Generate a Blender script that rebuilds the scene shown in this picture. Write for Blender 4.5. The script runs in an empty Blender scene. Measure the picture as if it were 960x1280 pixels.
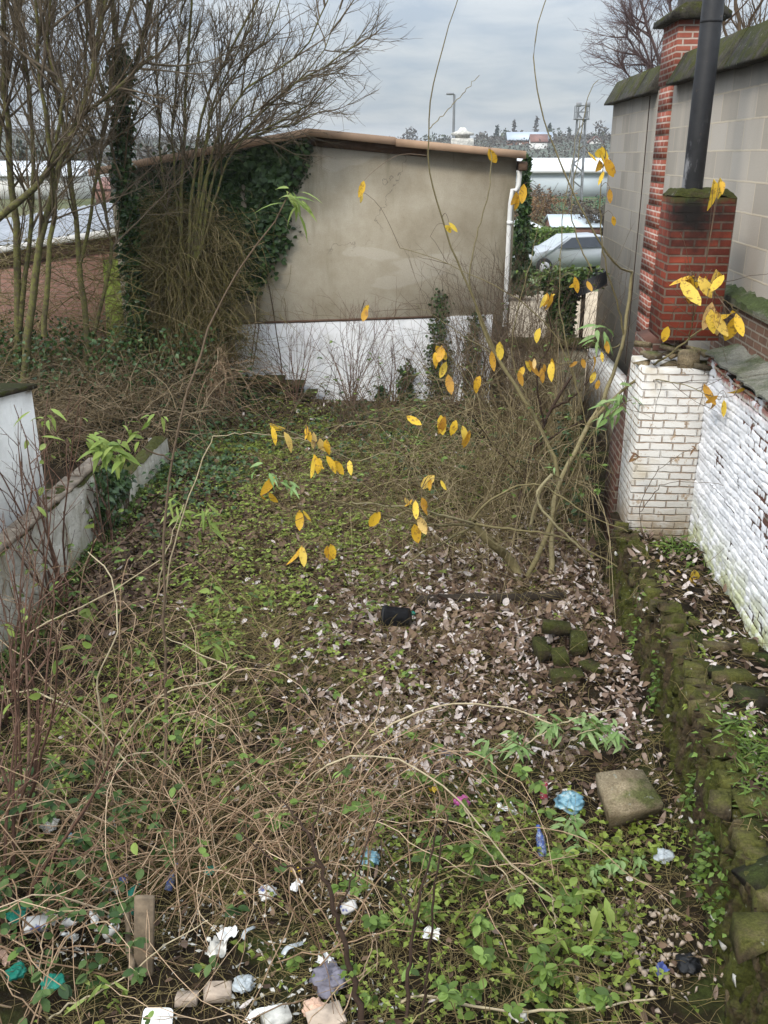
import bpy, bmesh, math
import numpy as np
from mathutils import Vector

rng = np.random.default_rng(7)
SC = bpy.context.scene
COL = SC.collection

# ------------------------------------------------------------------ camera
F_PX = 1150.0
PITCH = math.atan(446 / F_PX)
YAW = math.radians(3.479)
CAM_H = 4.3
cam_d = bpy.data.cameras.new("camera")
cam_d.sensor_fit = 'VERTICAL'
cam_d.sensor_height = 24.0
cam_d.lens = 24.0 * F_PX / 1280.0
cam_d.clip_start = 0.05
cam_d.clip_end = 6000
cam = bpy.data.objects.new("camera", cam_d)
cam.location = (0, 0, CAM_H)
cam.rotation_euler = (math.pi / 2 - PITCH, 0, YAW)
COL.objects.link(cam)
SC.camera = cam

# ------------------------------------------------------------------ world, sun, exposure
SUN_EL, SUN_AZ = 42.0, 212.0
world = bpy.data.worlds.new("World")
SC.world = world
world.use_nodes = True
wn, wl = world.node_tree.nodes, world.node_tree.links
wn.clear()
w_out = wn.new("ShaderNodeOutputWorld")
w_bg = wn.new("ShaderNodeBackground")
w_bg.inputs["Strength"].default_value = 0.1
sky = wn.new("ShaderNodeTexSky")
sky.sky_type = 'NISHITA'
sky.sun_disc = False
sky.sun_elevation = math.radians(SUN_EL)
sky.sun_rotation = math.radians(SUN_AZ)
tc = wn.new("ShaderNodeTexCoord")
sep = wn.new("ShaderNodeSeparateXYZ")
wl.new(tc.outputs["Generated"], sep.inputs[0])


def wmath(op, a, b=None):
    n = wn.new("ShaderNodeMath")
    n.operation = op
    for i, v in enumerate((a, b)):
        if v is None:
            continue
        if isinstance(v, (int, float)):
            n.inputs[i].default_value = v
        else:
            wl.new(v, n.inputs[i])
    return n.outputs[0]


el = wmath('MAXIMUM', sep.outputs[2], 0.0)
den = wmath('ADD', el, 0.16)
u = wmath('DIVIDE', sep.outputs[0], den)
v = wmath('DIVIDE', sep.outputs[1], den)
comb = wn.new("ShaderNodeCombineXYZ")
wl.new(u, comb.inputs[0])
wl.new(v, comb.inputs[1])
cl = wn.new("ShaderNodeTexNoise")
cl.inputs["Scale"].default_value = 2.4
cl.inputs["Detail"].default_value = 6
cl.inputs["Roughness"].default_value = 0.55
cl.inputs["Distortion"].default_value = 0.3
wl.new(comb.outputs[0], cl.inputs["Vector"])
cr = wn.new("ShaderNodeValToRGB")
cr.color_ramp.elements[0].position = 0.36
cr.color_ramp.elements[0].color = (4.3, 4.95, 5.8, 1)
cr.color_ramp.elements[1].position = 0.64
cr.color_ramp.elements[1].color = (6.3, 6.65, 6.95, 1)
wl.new(cl.outputs[0], cr.inputs[0])
# overcast luminance: the zenith is about three times the horizon
zen = wmath('ADD', wmath('MULTIPLY', wmath('POWER', el, 1.3), 3.2), 0.455)
zc = wn.new("ShaderNodeVectorMath")
zc.operation = 'SCALE'
wl.new(cr.outputs[0], zc.inputs[0])
wl.new(zen, zc.inputs["Scale"])
wmix = wn.new("ShaderNodeMixRGB")
wmix.inputs[0].default_value = 0.9
wl.new(sky.outputs[0], wmix.inputs[1])
wl.new(zc.outputs[0], wmix.inputs[2])
wl.new(wmix.outputs[0], w_bg.inputs["Color"])
wl.new(w_bg.outputs[0], w_out.inputs[0])

sun_d = bpy.data.lights.new("sun", 'SUN')
sun_d.energy = 1.5
sun_d.angle = math.radians(12)
sun_d.color = (1.0, 0.93, 0.82)
sun = bpy.data.objects.new("sun", sun_d)
az = math.radians(SUN_AZ)
sdir = Vector((math.sin(az) * math.cos(math.radians(SUN_EL)), math.cos(az) * math.cos(math.radians(SUN_EL)), math.sin(math.radians(SUN_EL))))
sun.rotation_euler = sdir.to_track_quat('Z', 'Y').to_euler()
sun.location = (0, 0, 30)
COL.objects.link(sun)

SC.view_settings.view_transform = 'Standard'
SC.view_settings.look = 'None'
SC.view_settings.gamma = 1
SC.view_settings.use_curve_mapping = False
SC.view_settings.exposure = 0.74
SC.render.engine = 'CYCLES'
SC.cycles.max_bounces = 6
SC.cycles.transparent_max_bounces = 6
SC.cycles.use_denoising = True

# ------------------------------------------------------------------ pixel -> place helpers (photo is 960 x 1280)
_c, _s, _cy, _sy = math.cos(PITCH), math.sin(PITCH), math.cos(YAW), math.sin(YAW)
FW = np.array([-_sy * _c, _cy * _c, -_s])
RT = np.array([_cy, _sy, 0.0])
UP = np.cross(RT, FW)
EYE = np.array([0, 0, CAM_H])


def ray(px, py):
    return FW + RT * (px - 480) / F_PX - UP * (py - 640) / F_PX


def at(px, py, y):
    d = ray(px, py)
    return EYE + d * (y / d[1])


def onz(px, py, z=0.0):
    d = ray(px, py)
    return EYE + d * ((z - CAM_H) / d[2])


def onx(px, py, x):
    d = ray(px, py)
    return EYE + d * (x / d[0])


# ------------------------------------------------------------------ mesh helpers
ORIGIN = {}


class MB:
    def __init__(self):
        self.V, self.Q, self.T, self.n = [], [], [], 0

    def add(self, V, F):
        V = np.asarray(V, float).reshape(-1, 3)
        F = np.asarray(F, int)
        if len(F):
            (self.Q if F.shape[1] == 4 else self.T).append(F + self.n)
        self.V.append(V)
        self.n += len(V)
        return self

    def build(self, name, mat, parent=None, smooth=False):
        V = np.concatenate(self.V) if self.V else np.zeros((0, 3))
        off = ORIGIN.get(parent.name, np.zeros(3)) if parent else np.zeros(3)
        V = V - off
        Q = np.concatenate(self.Q) if self.Q else np.zeros((0, 4), int)
        T = np.concatenate(self.T) if self.T else np.zeros((0, 3), int)
        me = bpy.data.meshes.new(name)
        me.vertices.add(len(V))
        me.vertices.foreach_set("co", V.astype(np.float32).ravel())
        loops = np.concatenate([Q.ravel(), T.ravel()])
        me.loops.add(len(loops))
        me.loops.foreach_set("vertex_index", loops.astype(np.int32))
        nq, nt = len(Q), len(T)
        me.polygons.add(nq + nt)
        st = np.concatenate([np.arange(nq) * 4, nq * 4 + np.arange(nt) * 3])
        me.polygons.foreach_set("loop_start", st.astype(np.int32))
        if smooth:
            me.polygons.foreach_set("use_smooth", np.ones(nq + nt, bool))
        me.update(calc_edges=True)
        me.validate()
        if mat:
            me.materials.append(mat)
        o = bpy.data.objects.new(name, me)
        COL.objects.link(o)
        if parent:
            o.parent = parent
            ORIGIN[o.name] = off
        else:
            ORIGIN[o.name] = np.zeros(3)
        return o


def tag(o, label=None, cat=None, group=None, kind=None):
    if label:
        o["label"] = label
    if cat:
        o["category"] = cat
    if group:
        o["group"] = group
    if kind:
        o["kind"] = kind
    return o


def thing(name, label, cat, loc=(0, 0, 0), group=None):
    o = bpy.data.objects.new(name, None)
    o.empty_display_size = 0.2
    COL.objects.link(o)
    o.location = tuple(float(q) for q in loc)
    ORIGIN[o.name] = np.array(loc, float)
    return tag(o, label, cat, group)


def nrm(a):
    return a / np.maximum(np.linalg.norm(a, axis=-1, keepdims=True), 1e-9)


def hull(mb, pts):
    bm = bmesh.new()
    for p in pts:
        bm.verts.new(p)
    bmesh.ops.convex_hull(bm, input=bm.verts)
    bm.verts.ensure_lookup_table()
    loose = [q for q in bm.verts if not q.link_faces]
    bmesh.ops.delete(bm, geom=loose, context='VERTS')
    bmesh.ops.triangulate(bm, faces=bm.faces)
    bm.verts.index_update()
    V = [tuple(q.co) for q in bm.verts]
    T = [[q.index for q in f.verts] for f in bm.faces]
    bm.free()
    mb.add(V, T)


def rotz(a):
    c, s = math.cos(a), math.sin(a)
    return np.array([[c, -s, 0], [s, c, 0], [0, 0, 1.0]])


def euler(rx, ry, rz):
    cx, sx, cy, sy = math.cos(rx), math.sin(rx), math.cos(ry), math.sin(ry)
    X = np.array([[1, 0, 0], [0, cx, -sx], [0, sx, cx]])
    Y = np.array([[cy, 0, sy], [0, 1, 0], [-sy, 0, cy]])
    return rotz(rz) @ Y @ X


def box(mb, lo, hi, bev=0.0, R=None, c=None):
    """box between two corners with chamfered edges; optional rotation R about c"""
    lo, hi = np.array(lo, float), np.array(hi, float)
    bev = min(bev, 0.45 * float(np.min(hi - lo)))
    pts = []
    for i in (0, 1):
        for j in (0, 1):
            for k in (0, 1):
                p = np.array([(lo, hi)[i][0], (lo, hi)[j][1], (lo, hi)[k][2]])
                if bev <= 0:
                    pts.append(p)
                    continue
                d = np.array([1 - 2 * i, 1 - 2 * j, 1 - 2 * k]) * bev
                for a in range(3):
                    q = p + d
                    q[a] = p[a]
                    pts.append(q)
    pts = np.array(pts)
    if R is not None:
        c = (lo + hi) / 2 if c is None else np.array(c)
        pts = (pts - c) @ R.T + c
    hull(mb, pts)
    return mb


def prism(mb, poly, a0, a1, axis):
    """extrude a 2D polygon (given in the two other axes) from a0 to a1 along axis"""
    n = len(poly)
    V = []
    for a in (a0, a1):
        for p in poly:
            q = list(p)
            q.insert(axis, a)
            V.append(q)
    V.append(np.mean(V[:n], axis=0))
    V.append(np.mean(V[n:2 * n], axis=0))
    Q = [[i, (i + 1) % n, n + (i + 1) % n, n + i] for i in range(n)]
    T = [[2 * n, (i + 1) % n, i] for i in range(n)] + [[2 * n + 1, n + i, n + (i + 1) % n] for i in range(n)]
    mb.add(V, Q)
    mb.T.append(np.array(T) + (mb.n - len(V)))
    return mb


def lathe(mb, prof, R=None, c=(0, 0, 0), k=16, squash=(1, 1)):
    prof = np.array(prof, float)
    a = np.linspace(0, 2 * np.pi, k, endpoint=False)
    V = np.stack([np.outer(prof[:, 0], np.cos(a)) * squash[0], np.outer(prof[:, 0], np.sin(a)) * squash[1], np.repeat(prof[:, 1:2], k, 1)], -1).reshape(-1, 3)
    m = len(prof)
    i, j = np.meshgrid(np.arange(m - 1), np.arange(k), indexing='ij')
    Q = np.stack([i * k + j, i * k + (j + 1) % k, (i + 1) * k + (j + 1) % k, (i + 1) * k + j], -1).reshape(-1, 4)
    if R is not None:
        V = V @ np.asarray(R).T
    mb.add(V + np.array(c, float), Q)
    return mb


def grid(mb, X, Y, Z):
    """surface from 2D arrays"""
    m, n = X.shape
    V = np.stack([X, Y, Z], -1).reshape(-1, 3)
    i, j = np.meshgrid(np.arange(m - 1), np.arange(n - 1), indexing='ij')
    Q = np.stack([i * n + j, (i + 1) * n + j, (i + 1) * n + j + 1, i * n + j + 1], -1).reshape(-1, 4)
    mb.add(V, Q)
    return mb


def tubes(mb, P, R, k=4):
    """P (N,n,3) polylines, R (N,n) radii -> open tubes with a pointed end"""
    P = np.asarray(P, float)
    if P.ndim == 2:
        P = P[None]
    R = np.asarray(R, float)
    if R.ndim == 1:
        R = R[None]
    N, n, _ = P.shape
    if N == 0:
        return mb
    T = np.empty_like(P)
    T[:, 1:-1] = P[:, 2:] - P[:, :-2]
    T[:, 0] = P[:, 1] - P[:, 0]
    T[:, -1] = P[:, -1] - P[:, -2]
    T = nrm(T)
    ref = np.where(np.abs(T[:, :1, 2:3]) < 0.9, np.array([0, 0, 1.0]), np.array([1.0, 0, 0]))
    ref = np.broadcast_to(ref, T.shape)
    A = nrm(np.cross(T, ref))
    B = np.cross(T, A)
    a = np.linspace(0, 2 * np.pi, k, endpoint=False)
    V = P[:, :, None] + R[:, :, None, None] * (np.cos(a)[:, None] * A[:, :, None] + np.sin(a)[:, None] * B[:, :, None])
    V = V.reshape(-1, 3)
    b = np.arange(N)[:, None, None] * (n * k)
    i = np.arange(n - 1)[None, :, None] * k
    j = np.arange(k)[None, None, :]
    j2 = (j + 1) % k
    Q = np.stack([b + i + j, b + i + j2, b + i + k + j2, b + i + k + j], -1).reshape(-1, 4)
    mb.add(V, Q)
    return mb


def smooth_path(pts, n):
    pts = np.array(pts, float)
    d = np.concatenate([[0], np.cumsum(np.linalg.norm(np.diff(pts, axis=0), axis=1))])
    m = len(pts)
    t = np.linspace(0, d[-1], n)
    k = np.clip(np.searchsorted(d, t, side='right') - 1, 0, m - 2)
    s = ((t - d[k]) / np.maximum(d[k + 1] - d[k], 1e-9))[:, None]
    p0, p1, p2, p3 = pts[np.maximum(k - 1, 0)], pts[k], pts[k + 1], pts[np.minimum(k + 2, m - 1)]
    return 0.5 * ((2 * p1) + (-p0 + p2) * s + (2 * p0 - 5 * p1 + 4 * p2 - p3) * s ** 2 + (-p0 + 3 * p1 - 3 * p2 + p3) * s ** 3)


def path(mb, pts, r0, r1, n=14, k=5, wig=0.0, knots=0.0):
    P = smooth_path(pts, n)
    if wig:
        P[1:-1] += rng.normal(0, wig, (n - 2, 3))
    r = np.linspace(r0, r1, n)
    if knots:
        r = r * (1 + knots * (rng.random(n) - 0.4))
    tubes(mb, P, r, k)
    return P


def grow(P0, D0, L, n, wig, up=0.0, droop=0.0):
    N = len(P0)
    D = nrm(np.array(D0, float))
    P = np.empty((N, n, 3))
    P[:, 0] = P0
    L = np.broadcast_to(np.asarray(L, float), (N,))
    for i in range(1, n):
        D = D + rng.normal(0, wig, (N, 3))
        D[:, 2] += up - droop * i / n
        D = nrm(D)
        P[:, i] = P[:, i - 1] + D * (L / (n - 1))[:, None]
    return P


def spawn(P, m, t0, t1, ang, jit=0.25):
    """m children on every polyline; returns start points, directions, parent index, parameter"""
    N, n, _ = P.shape
    idx = np.repeat(np.arange(N), m)
    t = rng.uniform(t0, t1, N * m)
    f = t * (n - 1)
    i = np.clip(f.astype(int), 0, n - 2)
    s = (f - i)[:, None]
    S = P[idx, i] * (1 - s) + P[idx, i + 1] * s
    T = nrm(P[idx, i + 1] - P[idx, i])
    perp = nrm(np.cross(T, rng.normal(size=T.shape)))
    a = ang + rng.normal(0, jit, len(t))
    return S, np.cos(a)[:, None] * T + np.sin(a)[:, None] * perp, idx, t


def taper(r0, r1, n, N=None):
    base = np.linspace(1, 0, n)
    r0 = np.atleast_1d(r0)[:, None]
    return r1 + (r0 - r1) * base[None]


def leaves(mb, C, D, N, L, W, prof=((0, .06), (.25, .8), (.5, 1), (.78, .6), (1, .03)), bend=0.25, fold=0.25):
    C = np.asarray(C, float)
    D = nrm(np.asarray(D, float))
    N = np.asarray(N, float)
    S = nrm(np.cross(D, N))
    N = np.cross(S, D)
    n = len(C)
    L = np.broadcast_to(np.asarray(L, float), (n,))[:, None]
    W = np.broadcast_to(np.asarray(W, float), (n,))[:, None]
    bend = np.broadcast_to(np.asarray(bend, float), (n,))[:, None]
    rows = []
    for t, w in prof:
        mid = C + D * L * t - N * bend * L * t * t
        hw = W * w / 2
        rows.append(np.stack([mid - S * hw + N * fold * hw, mid, mid + S * hw + N * fold * hw], 1))
    V = np.stack(rows, 1)
    m = len(prof)
    b = np.arange(n)[:, None, None] * (m * 3)
    i = np.arange(m - 1)[None, :, None] * 3
    j = np.arange(2)[None, None, :]
    Q = np.stack([b + i + j, b + i + j + 1, b + i + j + 4, b + i + j + 3], -1).reshape(-1, 4)
    mb.add(V.reshape(-1, 3), Q)
    return mb


SHORT = ((0, .1), (.42, 1), (1, .04))
OVAL = ((0, .08), (.2, .75), (.5, 1), (.8, .7), (1, .1))
LANCE = ((0, .08), (.2, .75), (.42, 1), (.72, .6), (1, .02))


def rdir(n, zmin=-1.0, zmax=1.0):
    z = rng.uniform(zmin, zmax, n)
    a = rng.uniform(0, 2 * np.pi, n)
    r = np.sqrt(np.maximum(0, 1 - z * z))
    return np.stack([r * np.cos(a), r * np.sin(a), z], -1)


_lat = {}


def vnoise(x, y, scale, seed=0):
    """2D value noise in numpy, about 0..1"""
    if seed not in _lat:
        _lat[seed] = np.random.default_rng(1000 + seed).random((257, 257))
    T = _lat[seed]
    x, y = np.asarray(x) / scale + 50, np.asarray(y) / scale + 50
    xi, yi = np.floor(x).astype(int), np.floor(y).astype(int)
    fx, fy = x - xi, y - yi
    fx, fy = fx * fx * (3 - 2 * fx), fy * fy * (3 - 2 * fy)
    g = lambda a, b: T[a % 256, b % 256]
    return (g(xi, yi) * (1 - fx) + g(xi + 1, yi) * fx) * (1 - fy) + (g(xi, yi + 1) * (1 - fx) + g(xi + 1, yi + 1) * fx) * fy


# ------------------------------------------------------------------ materials
class Mat:
    def __init__(self, name, rough=0.85, spec=0.25):
        self.m = bpy.data.materials.new(name)
        self.m.use_nodes = True
        nt = self.m.node_tree
        self.n, self.l = nt.nodes, nt.links
        self.b = self.n["Principled BSDF"]
        self.b.inputs["Roughness"].default_value = rough
        self.b.inputs["Specular IOR Level"].default_value = spec
        self._pos = None

    def pos(self):
        if not self._pos:
            self._pos = self.n.new("ShaderNodeNewGeometry")
        return self._pos.outputs["Position"]

    def geo(self, k):
        self.pos()
        return self._pos.outputs[k]

    def set(self, inp, v):
        if isinstance(v, (int, float)):
            inp.default_value = v
        elif isinstance(v, tuple):
            inp.default_value = v if len(v) == 4 or len(inp.default_value) == 3 else (*v, 1)
        else:
            self.l.new(v, inp)

    def noise(self, scale, detail=4, rough=0.55, vec=None, stretch=None, dist=0.0):
        t = self.n.new("ShaderNodeTexNoise")
        t.inputs["Scale"].default_value = scale
        t.inputs["Detail"].default_value = detail
        t.inputs["Roughness"].default_value = rough
        t.inputs["Distortion"].default_value = dist
        vec = vec or self.pos()
        if stretch:
            mp = self.n.new("ShaderNodeMapping")
            mp.inputs["Scale"].default_value = stretch
            self.l.new(vec, mp.inputs[0])
            vec = mp.outputs[0]
        self.l.new(vec, t.inputs["Vector"])
        return t.outputs["Fac"]

    def ramp(self, fac, *stops):
        r = self.n.new("ShaderNodeValToRGB")
        els = r.color_ramp.elements
        while len(els) < len(stops):
            els.new(0.5)
        for e, (p, c) in zip(els, stops):
            e.position = p
            e.color = (*c, 1) if len(c) == 3 else c
        self.l.new(fac, r.inputs[0])
        return r.outputs[0]

    def mask(self, fac, a, b):
        m = self.n.new("ShaderNodeMapRange")
        m.inputs[1].default_value = a
        m.inputs[2].default_value = b
        m.interpolation_type = 'SMOOTHSTEP'
        self.l.new(fac, m.inputs[0])
        return m.outputs[0]

    def math(self, op, a, b=0.0):
        m = self.n.new("ShaderNodeMath")
        m.operation = op
        self.set(m.inputs[0], a)
        self.set(m.inputs[1], b)
        return m.outputs[0]

    def mix(self, fac, a, b, mode='MIX'):
        m = self.n.new("ShaderNodeMixRGB")
        m.blend_type = mode
        self.set(m.inputs[0], fac)
        self.set(m.inputs[1], a)
        self.set(m.inputs[2], b)
        return m.outputs[0]

    def color(self, c):
        self.set(self.b.inputs["Base Color"], c)
        return self

    def bump(self, h, dist=0.01, strength=1.0):
        b = self.n.new("ShaderNodeBump")
        b.inputs["Distance"].default_value = dist
        b.inputs["Strength"].default_value = strength
        self.l.new(h, b.inputs["Height"])
        self.l.new(b.outputs[0], self.b.inputs["Normal"])
        return self

    def axis(self, k, vec=None):
        s = self.n.new("ShaderNodeSeparateXYZ")
        self.l.new(vec or self.pos(), s.inputs[0])
        return s.outputs[k]

    def walluv(self):
        """(horizontal run, height) of an upright face, whichever way it looks"""
        nx = self.math('ABSOLUTE', self.axis(0, self.geo("True Normal")))
        side = self.math('GREATER_THAN', nx, 0.7)
        u = self.n.new("ShaderNodeMix")
        self.l.new(side, u.inputs[0])
        self.l.new(self.axis(0), u.inputs[2])
        self.l.new(self.axis(1), u.inputs[3])
        c = self.n.new("ShaderNodeCombineXYZ")
        self.l.new(u.outputs[0], c.inputs[0])
        self.l.new(self.axis(2), c.inputs[1])
        return c.outputs[0]

    def brick(self, w, h, mortar, c1, c2, cm, vec=None, wob=0.006, smooth=0.3):
        vec = vec or self.walluv()
        nz = self.n.new("ShaderNodeTexNoise")
        nz.inputs["Scale"].default_value = 9
        self.l.new(vec, nz.inputs["Vector"])
        sc = self.n.new("ShaderNodeVectorMath")
        sc.operation = 'SCALE'
        self.l.new(nz.outputs["Color"], sc.inputs[0])
        sc.inputs["Scale"].default_value = wob
        ad = self.n.new("ShaderNodeVectorMath")
        self.l.new(vec, ad.inputs[0])
        self.l.new(sc.outputs[0], ad.inputs[1])
        t = self.n.new("ShaderNodeTexBrick")
        t.inputs["Scale"].default_value = 1
        t.inputs["Brick Width"].default_value = w
        t.inputs["Row Height"].default_value = h
        t.inputs["Mortar Size"].default_value = mortar
        t.inputs["Mortar Smooth"].default_value = smooth
        for k, c in (("Color1", c1), ("Color2", c2), ("Mortar", cm)):
            t.inputs[k].default_value = (*c, 1)
        self.l.new(ad.outputs[0], t.inputs["Vector"])
        return t.outputs["Color"], t.outputs["Fac"]

    def island(self):
        return self.geo("Random Per Island")

    def translucent(self, color, f=0.35):
        tr = self.n.new("ShaderNodeBsdfTranslucent")
        self.set(tr.inputs[0], color)
        mx = self.n.new("ShaderNodeMixShader")
        mx.inputs[0].default_value = f
        out = self.n["Material Output"]
        self.l.new(self.b.outputs[0], mx.inputs[1])
        self.l.new(tr.outputs[0], mx.inputs[2])
        self.l.new(mx.outputs[0], out.inputs[0])
        return self


def plain(name, c, rough=0.7, var=0.25, scale=14, bump=0.0, spec=0.25, metal=0.0):
    m = Mat(name, rough, spec)
    d = tuple(q * (1 - var) for q in c)
    e = tuple(min(1, q * (1 + var * 0.6)) for q in c)
    n = m.noise(scale, 5)
    m.color(m.ramp(n, (0.3, d), (0.7, e)))
    if bump:
        m.bump(n, bump)
    m.b.inputs["Metallic"].default_value = metal
    return m.m


def leafmat(name, cols, rough=0.55, tr=0.3, spec=0.3):
    m = Mat(name, rough, spec)
    k = len(cols)
    c = m.ramp(m.island(), *[(i / max(1, k - 1), q) for i, q in enumerate(cols)])
    c = m.mix(0.35, c, m.ramp(m.noise(40, 3), (0.3, (0.5, 0.5, 0.5)), (0.7, (1, 1, 1))), 'MULTIPLY')
    m.color(c)
    if tr:
        m.translucent(c, tr)
    return m.m


def barkmat(name, cols, moss=None, scale=30):
    m = Mat(name, 0.9, 0.15)
    k = len(cols)
    c = m.ramp(m.island(), *[(i / max(1, k - 1), q) for i, q in enumerate(cols)])
    c = m.mix(0.6, c, m.ramp(m.noise(scale, 4), (0.3, (0.45, 0.45, 0.45)), (0.7, (1.0, 1.0, 1.0))), 'MULTIPLY')
    if moss:
        c = m.mix(m.mask(m.noise(13, 6, 0.7), 0.36, 0.68), c, moss)
    m.color(c)
    return m.m


M = {}
# soil
m = Mat("soil", 0.95, 0.1)
c = m.ramp(m.noise(7, 8, 0.7), (0.3, (0.008, 0.006, 0.004)), (0.52, (0.020, 0.014, 0.008)), (0.8, (0.055, 0.038, 0.022)))
c = m.mix(m.mask(m.noise(1.4, 5), 0.48, 0.66), c, m.ramp(m.noise(30, 4), (0.3, (0.02, 0.026, 0.006)), (0.7, (0.06, 0.075, 0.018))))
far = m.mask(m.axis(1), 17.0, 24.0)
c = m.mix(far, c, m.ramp(m.noise(0.05, 4), (0.35, (0.06, 0.075, 0.03)), (0.65, (0.11, 0.10, 0.05))))
m.color(c).bump(m.noise(22, 8, 0.7), 0.03)
M["soil"] = m.m
m = Mat("render", 0.9, 0.15)
big = m.noise(0.9, 7, 0.65)
c = m.ramp(big, (0.25, (0.28, 0.235, 0.165)), (0.45, (0.39, 0.34, 0.255)), (0.62, (0.47, 0.42, 0.33)), (0.8, (0.52, 0.465, 0.38)))
streak = m.noise(2.2, 4, 0.6, stretch=(1, 1, 0.16))
c = m.mix(m.mask(streak, 0.5, 0.78), c, (0.23, 0.20, 0.13))
c = m.mix(m.math('MULTIPLY', m.mask(m.noise(1.1, 5), 0.5, 0.7), m.mask(m.axis(2), 2.6, 1.5)), c, (0.24, 0.205, 0.13))
c = m.mix(m.math('MULTIPLY', m.mask(m.noise(0.8, 3, 0.5, stretch=(.6, 1, 1.6)), 0.57, 0.60), 0.5), c, (0.52, 0.47, 0.39))
c = m.mix(m.math('MULTIPLY', m.mask(m.noise(5, 5, 0.65, stretch=(1, 1, 0.07)), 0.56, 0.72), m.mask(m.axis(2), 3.0, 4.6)), c, (0.20, 0.17, 0.12))
c = m.mix(m.math('MULTIPLY', m.mask(m.noise(14, 6, 0.75), 0.6, 0.68), 0.4), c, (0.22, 0.19, 0.14))
c = m.mix(0.3, c, m.ramp(m.noise(45, 4), (0.3, (0.6, 0.6, 0.6)), (0.7, (1, 1, 1))), 'MULTIPLY')
vo = m.n.new('ShaderNodeTexVoronoi')
vo.feature = 'DISTANCE_TO_EDGE'
vo.inputs['Scale'].default_value = 0.55
mp = m.n.new('ShaderNodeVectorMath')
nz = m.n.new('ShaderNodeTexNoise')
nz.inputs['Scale'].default_value = 2.5
nz.inputs['Detail'].default_value = 6
m.l.new(m.pos(), nz.inputs['Vector'])
m.l.new(m.pos(), mp.inputs[0])
m.l.new(nz.outputs['Color'], mp.inputs[1])
m.l.new(mp.outputs[0], vo.inputs['Vector'])
c = m.mix(m.math('MULTIPLY', m.mask(vo.outputs['Distance'], 0.006, 0.001), m.math('MULTIPLY', m.mask(m.noise(0.7, 2), 0.48, 0.56), 0.6)), c, (0.12, 0.10, 0.08))
m.color(c).bump(m.noise(90, 4), 0.006)
M["render"] = m.m
m = Mat("white_paint", 0.75, 0.2)
c = m.ramp(m.noise(1.3, 5), (0.3, (0.74, 0.75, 0.78)), (0.6, (0.85, 0.86, 0.88)))
c = m.mix(m.math('MULTIPLY', m.mask(m.noise(3, 6, 0.7), 0.5, 0.7), 0.4), c, (0.42, 0.41, 0.36))
m.color(c).bump(m.noise(35, 5), 0.006)
M["white_paint"] = m.m
m = Mat("shed_paint", 0.8, 0.15)
c = m.ramp(m.noise(1.6, 6, 0.65), (0.3, (0.56, 0.55, 0.52)), (0.6, (0.76, 0.75, 0.72)))
c = m.mix(m.math('MULTIPLY', m.mask(m.noise(4, 6, 0.7, stretch=(1, 1, 0.25)), 0.52, 0.7), 0.6), c, (0.38, 0.36, 0.29))
m.color(c).bump(m.noise(35, 5), 0.008)
M["shed_paint"] = m.m
# white painted bricks: chips show the brick below
m = Mat("white_brick", 0.7, 0.25)
c = m.ramp(m.noise(4, 5), (0.3, (0.64, 0.65, 0.68)), (0.65, (0.82, 0.82, 0.84)))
low = m.mask(m.axis(2), 1.25, 0.6)
c = m.mix(m.math('MULTIPLY', low, m.mask(m.noise(5, 6, 0.7), 0.36, 0.6)), c, (0.40, 0.42, 0.22))
c = m.mix(m.math('MULTIPLY', m.mask(m.noise(11, 7, 0.75), 0.66, 0.71), 0.6), c, (0.33, 0.25, 0.21))
top = m.mask(m.axis(2), 2.25, 2.4)
bc, bf = m.brick(0.23, 0.078, 0.012, (0.33, 0.10, 0.06), (0.25, 0.09, 0.06), (0.42, 0.36, 0.27))
c = m.mix(m.math('MULTIPLY', top, m.mask(m.noise(6, 5), 0.40, 0.5)), c, bc)
m.color(c).bump(m.noise(60, 5), 0.005)
M["white_brick"] = m.m
m = Mat("worn_white_brick", 0.8, 0.2)
bc, bf = m.brick(0.225, 0.077, 0.011, (0.68, 0.66, 0.62), (0.76, 0.74, 0.70), (0.36, 0.27, 0.20), wob=0.016, smooth=0.8)
c = m.mix(m.mask(m.noise(8, 6, 0.75), 0.57, 0.61), bc, (0.42, 0.31, 0.21))
c = m.mix(m.math('MULTIPLY', m.mask(m.noise(4.5, 5, 0.65), 0.44, 0.6), 0.75), c, (0.72, 0.70, 0.66))
c = m.mix(m.math('MULTIPLY', m.mask(m.axis(2), 1.0, 0.6), m.mask(m.noise(5, 5), 0.35, 0.55)), c, (0.46, 0.36, 0.25))
c = m.mix(m.mask(m.noise(2.2, 4), 0.58, 0.75), c, (0.58, 0.52, 0.42))
m.color(c).bump(m.math('SUBTRACT', m.math('MULTIPLY', m.noise(50, 4), 0.4), bf), 0.012)
M["worn_white_brick"] = m.m


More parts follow.
